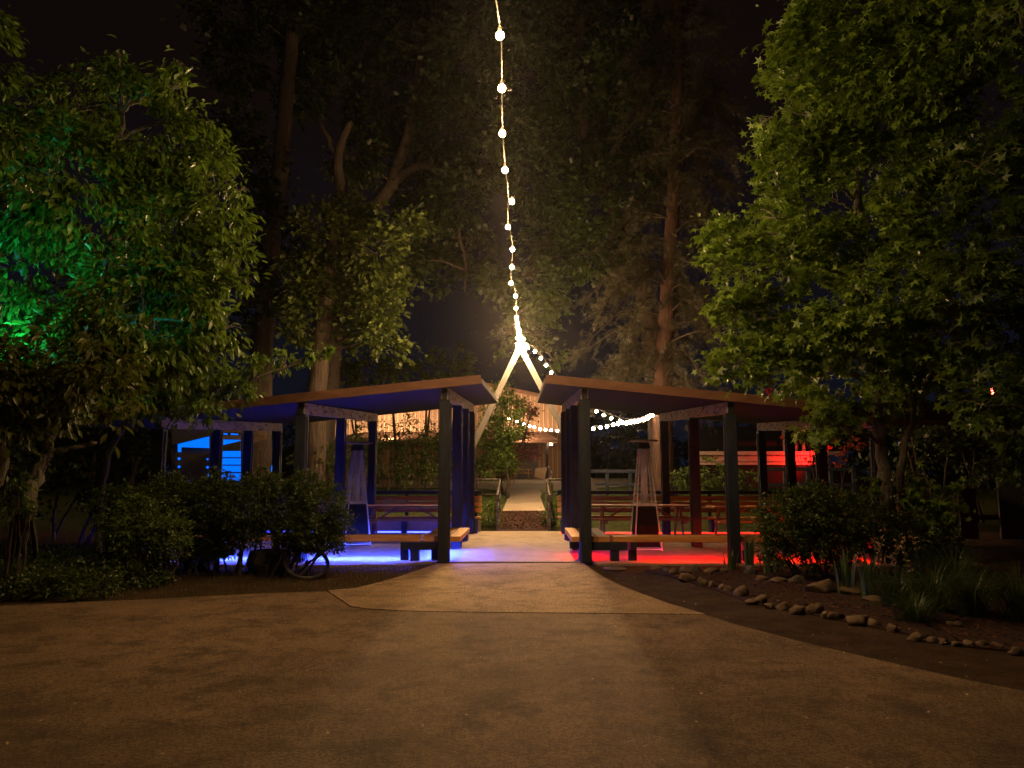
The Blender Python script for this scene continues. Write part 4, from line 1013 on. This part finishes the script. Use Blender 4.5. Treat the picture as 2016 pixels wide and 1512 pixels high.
for k, (x, y, h) in enumerate(((1770, 1195, .6), (1840, 1205, .75), (1920, 1215, .85), (2010, 1225, .9), (1880, 1165, .9), (1800, 1225, .45))):
    tuft('ornamental_grass', GL[k], x, y, 230, h, .009, 'blade', .95, 'ornamental grass', 'ornamental grasses in the stone edged bed', .2)
t = thing('spent_flowers', 'pale spent flower stalks rising above the iris leaves', 'flower', tuple(G(1750, 1160)))
for px, py in ((1722, 1068), (1735, 1055), (1732, 1082), (1765, 1075), (1775, 1058), (1782, 1085), (1788, 1100), (1800, 1062), (1755, 1090), (1742, 1100)):
    c = W(px, py, 9.7); b = Vector((c.x+random.uniform(-.1, .1), 9.75, 0)); mb = MB(); limb(mb, [b, b.lerp(c, .5)+Vector((.02, 0, 0)), c], .006, .003, 5, .004)
    st = mb.build('stalk', M['iris'], t)
    Pq = np.array([tuple(c+Vector((random.gauss(0, .02), random.gauss(0, .02), random.gauss(-.03, .05)))) for j in range(16)]); dd = sph(16); dd[:, 2] -= .4
    bl_ = scatter_mesh('bloom', Pq, dd, sph(16), rng.uniform(.03, .055, 16), 'oblong', M['bloom'])
    bl_.parent = st; bl_.matrix_parent_inverse = st.matrix_parent_inverse.inverted() if False else Matrix.Translation(world_loc(t)) @ Matrix.Translation(-world_loc(t))
    bl_.matrix_parent_inverse = Matrix.Identity(4)

# stones
def stone(px, py, w, h, label, group, m='rock'):
    g0 = G(px, py); k = K(g0.y); rx = w/2/k; rz = h/2/k*1.25
    mb = MB(); nu, nv = 22, 14; ph = [random.uniform(0, 6.28) for _ in range(6)]; planes = [(Vector(sph(1)[0]), random.uniform(.55, .85)) for _ in range(9)]
    for i in range(nv+1):
        v = -math.pi/2+math.pi*i/nv
        for j in range(nu):
            u = 2*math.pi*j/nu
            x, y, z = math.cos(v)*math.cos(u), math.cos(v)*math.sin(u), math.sin(v)
            s = 1+.19*math.sin(3*x+ph[0]+2*z)+.14*math.sin(4*y+ph[1])+.09*math.sin(5*z+ph[2]+x*2)+.05*math.sin(7*x+ph[3])
            q = lambda t: t
            pv_ = Vector((x*s, y*s, z*s))
            for pn, pd in planes: pv_ -= pn*max(0, pv_.dot(pn)-pd)*.85
            x, y, z = pv_; s = 1
            mb.v.append(Vector((q(x)*rx*s, q(y)*rx*.8*s, q(z)*rz*s*.95)))
    for i in range(nv):
        for j in range(nu):
            a = i*nu+j; b = i*nu+(j+1) % nu; mb.f.append((a, b, b+nu, a+nu))
    o = mb.build('edging_stone', M[m], None, smooth=True); o.location = (g0.x, g0.y, rz*.42)
    o.rotation_euler = (random.uniform(-.2, .2), random.uniform(-.15, .15), random.uniform(-.6, .6))
    tag(o, label, 'stone', group)
front = [(1352, 1146, 30, 22), (1383, 1155, 28, 20), (1404, 1158, 22, 15), (1421, 1162, 20, 15), (1436, 1165, 22, 15), (1458, 1175, 32, 26), (1478, 1190, 30, 12), (1500, 1190, 26, 22), (1517, 1198, 20, 14), (1541, 1201, 32, 19), (1570, 1210, 34, 24), (1605, 1210, 36, 26), (1625, 1218, 22, 16), (1647, 1220, 34, 20), (1690, 1230, 46, 26), (1722, 1235, 28, 18), (1757, 1244, 26, 20), (1804, 1262, 30, 16), (1833, 1264, 26, 14), (1858, 1268, 24, 14), (1882, 1272, 22, 12), (1905, 1272, 26, 13), (1935, 1273, 34, 16), (1965, 1276, 24, 12), (2000, 1290, 26, 16)]
back = [(1292, 1122, 30, 9), (1312, 1128, 20, 13), (1325, 1133, 22, 18), (1348, 1130, 28, 15), (1370, 1125, 30, 17), (1398, 1128, 34, 12), (1425, 1126, 22, 9), (1477, 1133, 26, 24), (1500, 1143, 28, 12), (1530, 1148, 44, 15), (1570, 1150, 40, 20), (1682, 1172, 50, 24), (1725, 1185, 50, 16), (1770, 1196, 44, 16), (1887, 1236, 34, 15)]
stone(1617, 1168, 62, 32, 'biggest brown boulder with a rounded top in the right bed', 'stones edging the mulch bed')
special = {(1690, 1230): 'largest pale tan stone of the front row', (1352, 1146): 'squarish tan stone at the head of the front row', (2000, 1290): 'tan stone cut off by the right edge of the photo', (1887, 1236): 'lone flat tan stone inside the mulch bed', (1292, 1122): 'flat pinkish stone at the gateway end of the back row', (1477, 1133): 'upright tan stone beside the second front post'}
for q in front: stone(*q, special.get(q[:2], 'small rounded tan stone in the front row edging the mulch'), 'stones edging the mulch bed')
for i, q in enumerate(back): stone(*q, special.get(q[:2], 'low greyish stone in the back row behind the mulch'), 'stones edging the mulch bed', 'rockg' if i % 3 == 1 else 'rock')
q = G(1210, 1122); o = MB().lathe((q.x, q.y, 0), [(.001, .0), (.17, 0), (.19, .02), (.17, .035), (.001, .038)], 16).build('stepping_stone', M['rock']); tag(o, 'flat round pinkish stepping stone beside the right gate post', 'stepping stone')

# ------------------------------------------------------------------ green flood and world
gl = W(-70, 690, 8.95)
M['lamp_green'] = emis('green_flood_lens', (.05, 1, .3), 20)
floodlight(gl, W(120, 590, 10.0), M['lamp_green'], 'green floodlight fixed in the crown at the left edge', 240, (.03, .85, .62), 110, .14)
w = bpy.data.worlds.new('World'); sc.world = w; w.use_nodes = True
bg = w.node_tree.nodes['Background']
wn = w.node_tree; tc = wn.nodes.new('ShaderNodeTexCoord'); sx = wn.nodes.new('ShaderNodeSeparateXYZ'); wn.links.new(tc.outputs['Generated'], sx.inputs[0])
cr = wn.nodes.new('ShaderNodeValToRGB'); cr.color_ramp.elements[0].position = .0; cr.color_ramp.elements[0].color = (.0035, .0052, .0115, 1)
cr.color_ramp.elements[1].position = .45; cr.color_ramp.elements[1].color = (.0040, .0022, .0021, 1)
wn.links.new(sx.outputs['Z'], cr.inputs[0]); wn.links.new(cr.outputs[0], bg.inputs[0]); bg.inputs[1].default_value = 1.0

sc.render.engine = 'CYCLES'
sc.view_settings.view_transform = 'Standard'; sc.view_settings.look = 'None'; sc.view_settings.exposure = 0; sc.view_settings.gamma = 1
cy = sc.cycles; cy.use_denoising = True; cy.max_bounces = 5; cy.diffuse_bounces = 3; cy.glossy_bounces = 2; cy.transmission_bounces = 2; cy.transparent_max_bounces = 4
cy.sample_clamp_indirect = 4; cy.caustics_reflective = False; cy.caustics_refractive = False; cy.use_light_tree = True

hz = MB().box((0, 60, 28), (310, 186, 64)); m = bpy.data.materials.new('bulb_glow_haze'); m.use_nodes = True; nn = m.node_tree  # added haze volume that gives the bulbs their bloom
for q in list(nn.nodes): 
    if q.type != 'OUTPUT_MATERIAL': nn.nodes.remove(q)
pv = nn.nodes.new('ShaderNodeVolumePrincipled'); pv.inputs['Density'].default_value = .00024; pv.inputs['Anisotropy'].default_value = .92
pv.inputs['Color'].default_value = (.9, .85, .8, 1); nn.links.new(pv.outputs[0], nn.nodes['Material Output'].inputs['Volume'])
tag(hz.build('haze', m), 'thin added haze for the glow around the bulbs', 'haze', kind='stuff')
cy.volume_bounces = 0
